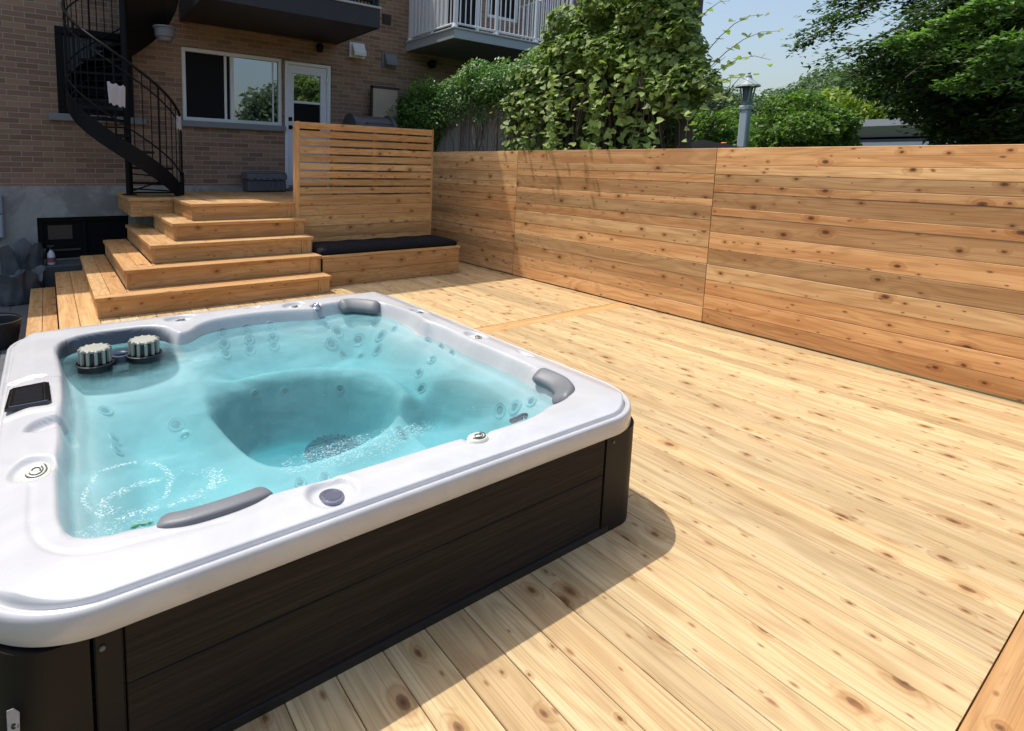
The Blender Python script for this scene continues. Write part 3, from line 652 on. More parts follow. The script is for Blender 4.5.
# bench
b=empty('bench',(3.5,5.8,0)); tag(b,'long cedar box bench with solid front boards at the foot of the privacy screen','bench')
t=MB(); t.board((2.525,5.52,.352-.03),(1,0,0),(0,1,0),1.955,.14,.030); t.board((2.525,5.662,.352-.03),(1,0,0),(0,1,0),1.955,.20,.030); t.board((2.525,5.864,.352-.03),(1,0,0),(0,1,0),1.955,.215,.030); t.build('seat',M['step'],b)
t=MB(); t.board((2.54,5.545,.003),(1,0,0),(0,0,1),1.922,.155,.022); t.board((2.54,5.545,.161),(1,0,0),(0,0,1),1.922,.158,.022)
t.build('front_panel',M['screen'],b)
t=MB(); t.board((4.452,5.546,.003),(0,1,0),(0,0,1),.53,.316,.022); t.build('side_panel',M['screen'],b)
t=MB(); t.box((2.6,5.56,0),(4.42,6.06,.315)); t.build('bench_frame',M['oldwood'],b)
def soft_box(name,x0,x1,y0,y1,z0,z1,m,parent=None,seams=0):
    nx,ny=60,16; v=[];f=[]
    def top(u,w_):
        e=min(u,1-u)*(x1-x0); g=min(w_,1-w_)*(y1-y0); k=(1-math.exp(-e/.03))*(1-math.exp(-g/.03))
        return z0+(z1-z0)*(.62+.38*k)+.004*math.sin(u*31+w_*5)*k-.010*math.exp(-((u*5)%1-.5)**2/.002)*(seams>0)
    for i_ in range(nx+1):
        for j_ in range(ny+1):
            u,w_=i_/nx,j_/ny; v.append((x0+(x1-x0)*u,y0+(y1-y0)*w_,top(u,w_)))
    q=lambda a,b_:a*(ny+1)+b_
    for i_ in range(nx):
        for j_ in range(ny): f.append((q(i_,j_),q(i_+1,j_),q(i_+1,j_+1),q(i_,j_+1)))
    per=[q(i_,0) for i_ in range(nx+1)]+[q(nx,j_) for j_ in range(1,ny+1)]+[q(i_,ny) for i_ in range(nx-1,-1,-1)]+[q(0,j_) for j_ in range(ny-1,0,-1)]
    L=len(per); b0=len(v)
    for p_ in per: a=v[p_]; cx=(x0+x1)/2; cy=(y0+y1)/2; v.append((a[0]+(.006 if a[0]>cx else -.006),a[1]+(.006 if a[1]>cy else -.006),(a[2]+z0)/2))
    for p_ in per: v.append((v[p_][0],v[p_][1],z0))
    for i_ in range(L):
        j_=(i_+1)%L; f.append((per[i_],b0+i_,b0+j_,per[j_])); f.append((b0+i_,b0+L+i_,b0+L+j_,b0+j_))
    f.append(tuple(b0+L+i_ for i_ in range(L)))
    mb=MB(); mb.add(v,f); return mb.build(name,m,parent,smooth='all')
c=soft_box('bench_cushion',2.535,4.45,5.565,6.085,.354,.445,M['cushion'],seams=0); tag(c,'long thin black cushion lying on the cedar bench','cushion')
# long cedar fence on the right
fn=empty('cedar_fence',(5.04,3,0)); tag(fn,'tall new cedar privacy fence of wide horizontal boards along the right of the deck','fence')
FH=1.587; rowsA=[.132,.136,.132,.143,.143,.154,.15,.071,.136,.068,.09,.082,.15]
rowsB=[.14,.128,.14,.135,.15,.148,.10,.125,.068,.142,.085,.075,.151]
rowsC=[.138,.13,.14,.135,.142,.12,.13,.085,.10,.07,.14,.12,.137]
joints=[-1.9,.19,2.632,5.080,7.50,8.56]
for a in range(5):
    rows=[rowsB,rowsA,rowsB,rowsC,rowsA][a]; sc_=(FH-.012)/sum(rows); z=.012; t=MB()
    for r_ in rows:
        r_*=sc_; t.board((5.018+random.uniform(-.0015,.0015),joints[a+1]-.003,z),(0,-1,0),(0,0,1),joints[a+1]-joints[a]-.006,r_-random.choice((.002,.003,.004)),.022); z+=r_
    t.build('board_panel',M['fence'],fn)
for a in joints:
    t=MB(); t.board((5.045,a+.045,-.3),(0,0,1),(0,-1,0),1.85,.09,.09); t.build('post',M['fence'],fn)
t=MB(); t.board((5.140,8.55,1.40),(0,-1,0),(0,0,1),10.4,.09,.035); t.board((5.140,8.55,.3),(0,-1,0),(0,0,1),10.4,.09,.035); t.build('rail',M['fence'],fn)
# ---------------------------------------------------------------- ground
mb=MB(); n_=40; 
mb.add([(-400,-400,-.374),(400,-400,-.374),(400,400,-.374),(-400,400,-.374)],[(0,1,2,3)]); g=mb.build('ground',M['soil']); tag(g,kind='structure')
mb=MB(); mb.add([(-4,2,-.370),(1.4,2,-.370),(1.4,8.6,-.370),(-4,8.6,-.370)],[(0,1,2,3)]); g=mb.build('paved_path',M['paver']); tag(g,kind='structure')
# ---------------------------------------------------------------- brick building
HY=8.6
hs=empty('brick_building',(5,HY,-.37)); tag(hs,'brown brick apartment building with grey concrete base behind the deck','building')
def holed(mb,x0,x1,z0,z1,holes,y,th=.24):
    xs=sorted(set([x0,x1]+[h_[0] for h_ in holes]+[h_[1] for h_ in holes])); zs=sorted(set([z0,z1]+[h_[2] for h_ in holes]+[h_[3] for h_ in holes]))
    for i_ in range(len(xs)-1):
        for j_ in range(len(zs)-1):
            cx=(xs[i_]+xs[i_+1])/2; cz=(zs[j_]+zs[j_+1])/2
            if any(h_[0]<cx<h_[1] and h_[2]<cz<h_[3] for h_ in holes): continue
            mb.add([(xs[i_],y,zs[j_]),(xs[i_+1],y,zs[j_]),(xs[i_+1],y,zs[j_+1]),(xs[i_],y,zs[j_+1])],[(0,1,2,3)])
    for a,b_,c_,d_ in holes:
        mb.add([(a,y,c_),(b_,y,c_),(b_,y,d_),(a,y,d_),(a,y+th,c_),(b_,y+th,c_),(b_,y+th,d_),(a,y+th,d_)],[(0,1,5,4),(1,2,6,5),(2,3,7,6),(3,0,4,7)])
ROOF=5.90
holes=[(.17,1.07,1.95,3.06),(1.715,3.235,1.95,3.005),(3.262,4.092,.93,2.995),(4.80,5.8,.93,1.2),(6.1,7.3,3.62,5.75),(7.45,8.3,4.3,5.7)]
mb=MB(); holed(mb,-6,14.5,1.0,ROOF,[h_ for h_ in holes if h_[3]>1.3 and h_[2]>=1.0]+[(3.262,4.092,1.0,2.995)],HY)
mb.add([(-6,HY,ROOF),(14.5,HY,ROOF),(14.5,20,ROOF),(-6,20,ROOF)],[(0,1,2,3)]); mb.add([(14.5,HY,-.37),(14.5,20,-.37),(14.5,20,ROOF),(14.5,HY,ROOF)],[(0,1,2,3)]); mb.add([(-6,HY,-.37),(-6,20,-.37),(-6,20,ROOF),(-6,HY,ROOF)],[(3,2,1,0)]); mb.add([(-6,20,-.37),(14.5,20,-.37),(14.5,20,ROOF),(-6,20,ROOF)],[(3,2,1,0)])
mb.build('wall',M['brick'],hs,normals=False)
mb=MB(); holed(mb,-6,14.5,-.40,1.0,[(-.135,.95,.02,.585),(3.262,4.092,.93,1.0)],HY-.012); mb.add([(-6,HY-.012,1.0),(14.5,HY-.012,1.0),(14.5,HY,1.0),(-6,HY,1.0)],[(0,1,2,3)]); mb.build('foundation',M['concrete'],hs,normals=False)
mb=MB(); mb.box((-6,HY-.04,ROOF-.02),(14.6,HY+.3,ROOF+.08)); mb.build('roof_edge',M['fascia'],hs)
mb=MB(); mb.box((-.06,8.12,-.37),(.62,8.585,.012),bev=.01); mb.build('window_well_ledge',simple('dark_grey_concrete',(.07,.075,.08),.8,var=.3),hs)  # ledge in an even dark grey, darker than the foundation
def frame(x0,x1,z0,z1,y,w,d_,m,name='window',bars=(),hb=()):
    mb=MB(); mb.box((x0,y,z1-w),(x1,y+d_,z1),bev=.004); mb.box((x0,y,z0),(x1,y+d_,z0+w),bev=.004)
    mb.box((x0,y+.0005,z0+w),(x0+w,y+d_,z1-w),bev=.004); mb.box((x1-w,y+.0005,z0+w),(x1,y+d_,z1-w),bev=.004)
    for a,ww in bars: mb.box((a-ww/2,y+.003,z0+w),(a+ww/2,y+d_-.004,z1-w),bev=.004)
    for a,ww in hb: mb.box((x0+w,y+.004,a-ww/2),(x1-w,y+d_-.005,a+ww/2),bev=.004)
    return mb.build(name,m,hs)
# main window
f=frame(1.720,3.232,1.955,3.003,HY+.02,.055,.09,M['white'],bars=((2.445,.055),))
f['label']='white sliding window left of the door'
mb=MB(); mb.box((1.775,HY+.07,2.01),(2.418,HY+.08,2.95)); mb.build('open_sash_gap',M['darkpane'],f)
mb=MB(); mb.box((2.472,HY+.055,2.01),(3.177,HY+.062,2.95)); mb.build('pane',M['pane'],f)
mb=MB(); mb.box((3.085,HY+.045,2.01),(3.108,HY+.054,2.95)); mb.box((2.335,HY+.055,2.01),(2.372,HY+.069,2.95)); mb.build('sash_bar',M['white'],f)
mb=MB(); mb.box((1.68,HY-.06,1.865),(3.275,HY+.11,1.953),bev=.008); mb.build('sill',M['sill'],f)
# dark window behind the spiral staircase
f=frame(.172,1.068,1.952,3.058,HY-.01,.085,.12,M['blacksteel']); f['label']='black framed window behind the spiral staircase'
mb=MB(); mb.box((.26,HY+.08,2.04),(.98,HY+.09,2.97)); mb.build('pane',simple('dull_dark_blue_glass',(.018,.024,.032),.3),f)
mb=MB(); mb.box((.06,HY-.06,1.855),(1.22,HY+.11,1.949),bev=.008); mb.build('sill',M['sill'],f)
# basement window
f=frame(-.133,.948,.022,.583,HY+.04,.06,.06,M['blacksteel'],bars=((.40,.05),)); f['label']='dark basement window in the concrete base'
mb=MB(); mb.box((-.08,HY+.085,.08),(.89,HY+.09,.53)); mb.build('pane',M['darkpane'],f)
mb=MB(); mb.box((-.02,HY+.070,.28),(.26,HY+.083,.47)); mb.box((-.02,HY+.070,.12),(.35,HY+.083,.145)); mb.build('window_blind',simple('dim_beige_blind',(.085,.065,.05),.8),f)
# door
dr=MB(); 
DX0,DX1,DZ0,DZ1=3.275,4.080,.955,2.985
y=HY+.03
dr.box((DX0,HY-.006,DZ0),(DX0+.06,y+.07,DZ1),bev=.005); dr.box((DX1-.06,HY-.006,DZ0),(DX1,y+.07,DZ1),bev=.005); dr.box((DX0+.06,HY-.005,DZ1-.05),(DX1-.06,y+.07,DZ1),bev=.005)
x0,x1=DX0+.062,DX1-.062; gx0,gx1=3.435,3.905; gz0,gz1=1.90,2.80
dr.box((x0,y,DZ0+.01),(gx0,y+.045,DZ1-.052)); dr.box((gx1,y,DZ0+.01),(x1,y+.045,DZ1-.052)); dr.box((gx0,y,gz1),(gx1,y+.045,DZ1-.052)); dr.box((gx0,y,DZ0+.01),(gx1,y+.045,gz0))
dr.box((gx0,y-.008,2.335),(gx1,y+.03,2.375),bev=.004)
for a,b_,c_,d_ in ((gx0-.03,gx1+.03,gz1,gz1+.03),(gx0-.03,gx1+.03,gz0-.03,gz0),(gx0-.03,gx0,gz0,gz1),(gx1,gx1+.03,gz0,gz1)): dr.box((a,y-.014,c_),(b_,y-.0005,d_),bev=.004)
for a,b_,c_,d_ in ((3.43,3.91,1.70,1.73),(3.43,3.91,1.08,1.11),(3.43,3.46,1.11,1.70),(3.88,3.91,1.11,1.70)): dr.box((a,y-.008,c_),(b_,y-.0005,d_),bev=.003)
dr=dr.build('door',M['whitedoor'],hs); dr['label']='white entrance door with a two pane window'
mb=MB(); mb.box((gx0,y+.015,2.372),(gx1,y+.02,gz1)); mb.build('pane',M['pane'],dr)
mb=MB(); mb.box((gx0,y+.016,gz0),(gx1,y+.021,2.338)); mb.build('pane',M['darkpane'],dr)
mb=MB(); 
for zz in (2.075,1.945): mb.box((3.345,y-.016,zz-.032),(3.410,y,zz+.032),bev=.006)
mb.tube([(3.378,y-.016,1.945),(3.378,y-.05,1.945),(3.385,y-.056,1.945),(3.49,y-.056,1.945)],.009,8); mb.build('handle',M['blacksteel'],dr)
mb=MB(); mb.box((DX0,HY-.04,.925),(DX1,HY+.08,.953),bev=.003); mb.build('threshold',M['sill'],dr)
mb=MB()
for zz in (1.2,2.0,2.75): mb.box((DX1-.066,HY-.016,zz-.045),(DX1-.052,HY-.004,zz+.045),bev=.003)
mb.build('hinge',M['chrome'],dr)
# vents and lamps on the wall
def hood(x,z,w,h_,m,label):
    mb=MB(); mb.prism([(HY,z-h_/2),(HY-.025,z-h_/2),(HY-.025,z+h_/2),(HY,z+h_/2)],0,x-w/2,x-w/2+w)
    mb.prism([(HY-.025,z-h_*.36),(HY-.135,z-h_*.40),(HY-.135,z-h_*.2),(HY-.05,z+h_*.40),(HY-.025,z+h_*.40)],0,x-w*.36,x+w*.42)
    o=mb.build('vent_hood',m,hs); o['label']=label; return o
hood(4.56,3.295,.29,.25,M['white'],'white exhaust hood on the brick wall'); 
gh=hood(5.20,3.21,.29,.25,simple('grey_vent_plastic',(.17,.185,.22),.5),'grey exhaust hood on the brick wall')
mb=MB(); 
for k in range(5): mb.box((5.07,HY-.03,3.83+.03*k),(5.22,HY-.008,3.848+.03*k))
mb.box((5.055,HY-.012,3.81),(5.235,HY,3.985)); o=mb.build('wall_vent',simple('brown_grille',(.055,.042,.038),.6),hs)
def sconce(x,z,r):
    mb=MB(); mb.lathe([(0,-.07),(r*.6,-.065),(r,-.01),(r,.03),(r*.75,.06),(r*.3,.075),(0,.075)],c=(x,HY-.13,z),n=16,close=False); mb.tube([(x,HY,z+.03),(x,HY-.07,z+.06),(x,HY-.13,z+.055)],.014,8); return mb.build('wall_lamp',M['blacksteel'],hs,smooth=True)
sconce(3.82,3.22,.06); sconce(6.06,3.22,.09)
# balconies
def railing(mb,pts,z0,z1,r_b,step,m=0):
    for a,b_ in zip(pts[:-1],pts[1:]):
        a=Vector(a); b_=Vector(b_); L=(b_-a).length; n_=max(2,int(L/step))
        for k in range(1,n_):
            p_=a+(b_-a)*k/n_; mb.tube([(p_.x,p_.y,z0),(p_.x,p_.y,z1)],r_b,6)
        for zz in (z0,z1): mb.tube([(a.x,a.y,zz),(b_.x,b_.y,zz)],r_b*1.6,6)
def balcony(x0,x1,y0,z0,z1,mf,ms,mt,label,rail_m,zr):
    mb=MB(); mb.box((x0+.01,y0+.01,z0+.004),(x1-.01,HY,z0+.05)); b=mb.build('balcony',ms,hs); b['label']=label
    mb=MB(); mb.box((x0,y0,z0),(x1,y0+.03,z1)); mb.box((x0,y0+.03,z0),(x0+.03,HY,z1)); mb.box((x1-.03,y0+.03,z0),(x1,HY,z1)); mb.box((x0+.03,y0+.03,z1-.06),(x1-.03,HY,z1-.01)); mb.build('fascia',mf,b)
    mb=MB(); mb.box((x0-.02,y0-.02,z1),(x1+.02,y0+.06,z1+.03),bev=.006); mb.box((x0-.02,y0+.06,z1),(x0+.06,HY,z1+.03),bev=.006); mb.box((x1-.06,y0+.06,z1),(x1+.02,HY,z1+.03),bev=.006); mb.build('edge_trim',mt,b)
    mb=MB(); railing(mb,[(x0+.05,HY,0),(x0+.05,y0+.05,0),(x1-.05,y0+.05,0),(x1-.05,HY,0)],z1+.10,zr,.011,.105); mb.build('railing',rail_m,b)
    for (px,py) in [(x0+.05,y0+.05),(x0+.05,HY-.06),(x1-.05,y0+.05),((x0*2+x1)/3,y0+.05),((x0+2*x1)/3,y0+.05)]:
        mb=MB(); mb.box((px-.024,py-.024,z1+.03),(px+.024,py+.024,zr+.03),bev=.003); mb.lathe([(.055,0),(.052,.02),(.035,.05),(.028,.07)],c=(px,py,z1+.03),n=12); mb.build('post',rail_m,b,smooth=True)
    return b
balcony(1.70,4.19,7.19,3.345,3.61,M['darkfascia'],M['darkfascia'],M['fascia'],'dark balcony over the door',M['blacksteel'],4.6)
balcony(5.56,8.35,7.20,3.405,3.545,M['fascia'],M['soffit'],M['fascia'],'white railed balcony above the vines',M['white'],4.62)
f=frame(6.12,7.28,3.62,5.74,HY+.02,.07,.1,M['white'],'balcony_door',bars=((6.72,.06),)); mb=MB(); mb.box((6.18,HY+.07,3.69),(7.22,HY+.08,5.68)); mb.build('pane',M['darkpane'],f)
f=frame(7.46,8.29,4.31,5.69,HY+.02,.06,.1,M['white']); mb=MB(); mb.box((7.5,HY+.07,4.35),(8.25,HY+.08,5.65)); mb.build('pane',M['darkpane'],f)
mb=MB(); mb.box((5.62,7.5,3.66),(5.66,8.5,5.2)); sp=mb.build('privacy_divider',M['white'],hs)
# awning roof over the dark balcony (out of frame; added to cast the shadow on the deck and bench)
mb=MB(); mb.box((1.55,7.08,6.02),(4.35,HY,6.10)); mb.build('unseen_balcony_roof',M['darkfascia'],hs)
for xx in (1.75,4.14):
    mb=MB(); mb.box((xx-.05,7.22,3.64),(xx+.05,7.32,6.02)); mb.build('balcony_post',M['darkfascia'],hs)
# electrical boxes
for i_,(zz,hh,lb) in enumerate(((.775,.24,'upper grey electrical box at the left end of the concrete base'),(.50,.30,'lower grey electrical box at the left end of the concrete base'))):
    e=MB(); e.box((-.74,HY-.13,zz-hh/2),(-.485,HY-.013,zz+hh/2),bev=.012); o=e.build('electrical_box',simple('pale_blue_grey_metal',(.30,.35,.40),.5)); tag(o,lb,'electrical box','electrical boxes on the concrete base')
    e=MB(); e.box((-.72,HY-.137,zz-hh/2+.02),(-.505,HY-.131,zz+hh/2-.02),bev=.003); e.build('cover',simple('pale_blue_grey_cover',(.34,.39,.44),.45),o)
# ---------------------------------------------------------------- spiral staircase
sp=empty('spiral_staircase',(.97,7.87,.915)); tag(sp,'black steel spiral staircase in front of the brick wall','spiral staircase')
SCX,SCY,SR,Z0=.895,7.87,.635,.915; RISE=2.70; NT_=14
def hp(t,r,dz=0.0):  # t in 0..1 around the turn, starting at +x and going round by the camera side
    a=R_(-20)-2*math.pi*t*.97; return Vector((SCX+r*math.cos(a),SCY+r*math.sin(a),Z0+RISE*t+dz))
mb=MB(); mb.tube([(SCX,SCY,Z0),(SCX,SCY,4.6)],.042,16); mb.lathe([(.09,0),(.09,.012),(.05,.014)],c=(SCX,SCY,Z0),n=20); mb.build('pole',M['blacksteel'],sp,smooth=True)
for k in range(NT_):
    t0=k/NT_; z=Z0+RISE*(k+1)/NT_-.02; a0=R_(-20)-2*math.pi*t0*.97; a1=a0-2*math.pi/NT_*.97*1.18
    p=[(SCX+.04*math.cos(a0),SCY+.04*math.sin(a0))]+[(SCX+SR*math.cos(a0+(a1-a0)*i_/5),SCY+SR*math.sin(a0+(a1-a0)*i_/5)) for i_ in range(6)]+[(SCX+.04*math.cos(a1),SCY+.04*math.sin(a1))]
    mb=MB(); mb.prism(p[::-1],2,z-.03,z); mb.tube([(SCX,SCY,z-.09),hp(t0+.02,SR,0)*1.0],.010,6); mb.build('tread',M['blacksteel'],sp)
mb=MB(); n_=72; v=[];f=[]
for i_ in range(n_+1):
    t=i_/n_; 
    for r_,dz in ((SR,-.16),(SR+.012,-.16),(SR+.012,.07),(SR,.07)): v.append(hp(t,r_,dz))
for i_ in range(n_):
    for k in range(4): f.append((i_*4+k,i_*4+(k+1)%4,(i_+1)*4+(k+1)%4,(i_+1)*4+k))
mb.add(v,f); mb.build('stringer',M['blacksteel'],sp,smooth=True)
mb=MB(); v=[];f=[]
for i_ in range(31):
    t=.52+.48*i_/30
    for r_,dz in ((.04,-.20),(SR-.01,-.20),(SR-.01,-.17),(.04,-.17)): v.append(hp(t,r_,dz))
for i_ in range(30):
    for k in range(4): f.append((i_*4+k,i_*4+(k+1)%4,(i_+1)*4+(k+1)%4,(i_+1)*4+k))
mb.add(v,f); mb.build('underside_plate',M['blacksteel'],sp,smooth=True)
mb=MB(); mb.tube([hp(i_/60,SR+.006,1.0) for i_ in range(61)],.017,8); mb.tube([hp(i_/60,SR+.006,.86) for i_ in range(61)],.010,8); mb.tube([hp(i_/60,SR+.006,.24) for i_ in range(61)],.010,8); mb.build('handrail',M['blacksteel'],sp,smooth=True)
for i_ in range(0,41):
    t=i_/40; mb=MB(); big=i_%5==0; mb.tube([hp(t,SR+.006,-.02 if i_ else -.05),hp(t,SR+.006,1.0)],.013 if big else .0065,6); mb.build('post' if big else 'baluster',M['blacksteel'],sp)
mb=MB(); mb.tube([(SCX+.03,SCY,Z0+.03),(SCX+SR,SCY-.09,Z0+.03)],.012,6); mb.tube([(SCX+.05,SCY,Z0+.06),hp(.1,SR,-.05)],.010,6); mb.tube([(SCX+SR,SCY-.09,Z0),(SCX+SR,SCY-.09,Z0+.3)],.018,8); mb.build('base_brace',M['blacksteel'],sp)
def cloth(x,y,z,w,h_,label,rot=0.0):
    v=[];f=[];n1,n2=8,8
    for j_ in range(n2+1):
        for i_ in range(n1+1):
            u=i_/n1-.5; q=j_/n2; ww=w*(1-.15*q); v.append((x+u*ww*math.cos(rot),y+u*ww*math.sin(rot)+.012*math.sin(i_*1.7+j_*.4)+(-.01 if j_ else 0),z-h_*q-.16*h_*(u+.5)+.015*math.sin(i_*2)))
    for j_ in range(n2):
        for i_ in range(n1): a=j_*(n1+1)+i_; f.append((a,a+1,a+n1+2,a+n1+1))
    b0=len(v); v+=[(a,b_+.006,c_) for a,b_,c_ in v]; f+=[tuple(k+b0 for k in q[::-1]) for q in f]
    mb=MB(); mb.add(v,f); o=mb.build('cloth',M['cloth'],smooth='all',normals=False); tag(o,label,'cloth','cloths drying on the spiral staircase'); return o
cloth(.72,7.19,2.24,.19,.24,'larger pale cloth hanging left of the spiral staircase pole',.05)
cloth(1.44,7.52,1.95,.12,.17,'small pale cloth on the lower end post of the spiral stair railing',.6)
# hanging pot
pt=empty('hanging_pot',(1.40,7.9,2.93)); tag(pt,'small lilac grey plant pot hanging under the dark balcony beside the window','hanging pot')
mb=MB(); mb.lathe([(0,0),(.085,0),(.095,.01),(.10,.05),(.118,.055),(.128,.16),(.145,.165),(.145,.182),(.132,.184),(.12,.16),(0,.15)],c=(1.38,7.9,2.90),n=28,close=False); mb.build('pot',M['pot'],pt,smooth=True)
mb=MB(); 
for a in (0.5,2.6,4.7): mb.tube([(1.40+.135*math.cos(a),7.9+.135*math.sin(a),3.10),(1.40,7.9,3.45)],.0025,5)
mb.tube([(1.40,7.9,3.44),(1.72,7.9,3.50)],.006,5); mb.build('hanger',M['blacksteel'],pt)
# storage box beside the door
sb=empty('storage_box',(2.95,8.35,.915)); tag(sb,'low dark grey plastic storage box against the brick wall beside the door','storage box')
mb=MB(); mb.box((2.56,8.24,.917),(3.16,8.56,1.10),bev=.02)
for k in range(5): mb.box((2.62+.10*k,8.228,.935),(2.675+.10*k,8.242,1.075),bev=.006)
mb.build('body',simple('dark_blue_grey_plastic',(.075,.085,.105),.5),sb)
mb=MB(); mb.box((2.545,8.225,1.102),(3.175,8.575,1.20),bev=.02)
mb.box((2.56,8.235,1.20),(3.16,8.56,1.215),bev=.006)
for k in range(6): mb.prism([(2.60+.10*k-.035,1.102),(2.60+.10*k+.035,1.102),(2.60+.10*k,1.14)],1,8.215,8.226)
mb.build('lid',simple('grey_blue_plastic_lid',(.11,.12,.145),.5),sb)
# grill
gr=empty('barbecue_grill',(4.35,7.75,.915)); tag(gr,'dark grey barbecue grill with rounded lid standing behind the privacy screen','grill')
gm=simple('charcoal_grill_enamel',(.06,.062,.07),.42); 
def arcp(y0,y1,z0,h_,n_=14): return [(y0+(y1-y0)*i_/n_,z0+h_*math.sin(math.pi*i_/n_)**.55) for i_ in range(n_+1)]
mb=MB(); mb.prism(arcp(7.52,8.02,1.90,.23),0,3.95,4.55); mb.prism(arcp(7.50,8.04,1.895,.262),0,3.88,3.95); mb.prism(arcp(7.50,8.04,1.895,.262),0,4.55,4.62)
mb.tube([(4.03,7.50,1.99),(4.03,7.44,2.0),(4.47,7.44,2.0),(4.47,7.50,1.99)],.012,8); mb.build('lid',gm,gr,smooth=True)
mb=MB(); mb.box((3.89,7.52,1.66),(4.61,8.02,1.893),bev=.03); mb.build('firebox',gm,gr)
for x0_,x1_ in ((3.62,3.88),(4.62,4.80)):
    mb=MB(); mb.box((x0_,7.55,1.80),(x1_,7.98,1.835),bev=.01); mb.build('side_shelf',gm,gr)
mb=MB(); mb.box((3.91,7.56,.99),(4.59,7.98,1.66),bev=.01); mb.build('cabinet',gm,gr)
for xx in (3.95,4.55):
    mb=MB(); mb.lathe([(0,-.02),(.045,-.02),(.045,.02),(0,.02)],n=16,M4=Matrix.Translation((xx,7.62,.962))@Matrix.Rotation(R_(90),4,'Y'),close=False); mb.build('wheel',M['rubber'],gr)
for c_ in list(bpy.data.objects):
    if c_.parent==gr: c_.location.x+=.12
# beige panel by the fence end
mb=MB(); mb.box((4.80,8.43,.0),(5.30,8.455,2.68)); o=mb.build('plywood_panel',M['ply']); tag(o,'beige sheet panel with dark edges standing against the brick wall behind the grill','panel')
mb=MB(); mb.box((4.765,8.42,.0),(4.798,8.46,2.72)); mb.box((4.765,8.42,2.682),(5.33,8.46,2.72)); mb.build('edge_frame',simple('dark_red_brown_trim',(.05,.028,.024),.7),o)
# bags, bottle, bucket
def sack(cx,cy,z0,r,h_,seed,label):
    rr=random.Random(seed); n_=48; prof=[(.55,0),(.92,.03),(1.0,.25),(.95,.55),(.98,.85),(1.10,1.0)]
    ph=[rr.uniform(0,6) for _ in range(4)]; v=[];f=[]
    def rad(t,q,s_): return s_*r*(1+.10*math.sin(3*t+ph[0])+.08*math.sin(7*t+ph[1]+q*3)+.05*math.sin(13*t+ph[2]-q*4))
    def tip(t): return .55*abs(math.sin(1.5*t+ph[3]))**.7+.15*math.sin(5*t)
    L=prof+[(1.02,.96),(.9,.75),(.75,.62),(.0,.60)]
    for s_,q in L:
        for k in range(n_):
            t=2*math.pi*k/n_; up_=tip(t)*h_*.75*max(0,(q-.5)*2) if s_>.76 else 0
            v.append((cx+rad(t,q,s_)*math.cos(t),cy+rad(t,q,s_)*.8*math.sin(t),z0+h_*.75*q+up_+.008*math.sin(17*t+q*20)))
    for i_ in range(len(L)-1):
        for k in range(n_): f.append((i_*n_+k,i_*n_+(k+1)%n_,(i_+1)*n_+(k+1)%n_,(i_+1)*n_+k))
    mb=MB(); mb.add(v,f); mb.fm=[1 if i_//n_>=len(L)-2 else 0 for i_ in range(len(f))]
    o=mb.build('plastic_bag',[M['bag'],M['baginside']],smooth=True,normals=False); tag(o,label,'bag','open plastic bags by the basement window'); return o
sack(-.36,7.93,-.37,.23,.34,3,'nearer open grey plastic bag with pale blue contents on the pavers'); sack(-.30,8.30,-.37,.22,.56,5,'taller grey plastic bag standing behind the open one against the concrete wall')
bt=empty('spray_bottle',(.0,8.25,.012)); tag(bt,'white trigger spray bottle on the concrete ledge by the basement window','spray bottle')
mb=MB(); mb.lathe([(0,0),(.042,0),(.046,.01),(.046,.10),(.040,.14),(.018,.175),(.014,.19),(0,.19)],c=(.0,8.25,.014),n=20,close=False); mb.build('bottle',M['white'],bt,smooth=True)
mb=MB(); mb.lathe([(.0465,.03),(.0475,.032),(.0475,.09),(.0465,.092)],c=(.0,8.25,.014),n=20,close=False); mb.build('label_band',simple('faded_blue_red_label',(.30,.10,.12),.5,var=.7,scale=25),bt)
mb=MB(); mb.lathe([(.017,.19),(.019,.215),(.012,.225)],c=(.0,8.25,.014),n=14); mb.box((-.04,8.235,.235),(.04,8.265,.262),bev=.006); mb.tube([(.03,8.25,.237),(.04,8.25,.207),(.033,8.25,.187)],.006,6); mb.build('trigger_head',M['rubber'],bt)
bk=empty('rubber_bucket',(-.43,6.1,-.37)); tag(bk,'black round bucket on the pavers at the left edge beside the hot tub','bucket')
mb=MB(); mb.lathe([(0,0),(.13,0),(.17,.23),(.18,.235),(.18,.25),(.16,.25),(.125,.03),(0,.03)],c=(-.43,6.12,-.368),n=32,close=False); mb.build('pail',M['rubber'],bk,smooth=True)
mb=MB(); mb.tube([(-.43+.178*math.cos(a),6.12,-.135+.13*math.sin(a)*.6) for a in [math.pi*k/12 for k in range(13)]],.005,6); mb.build('handle',M['blacksteel'],bk)
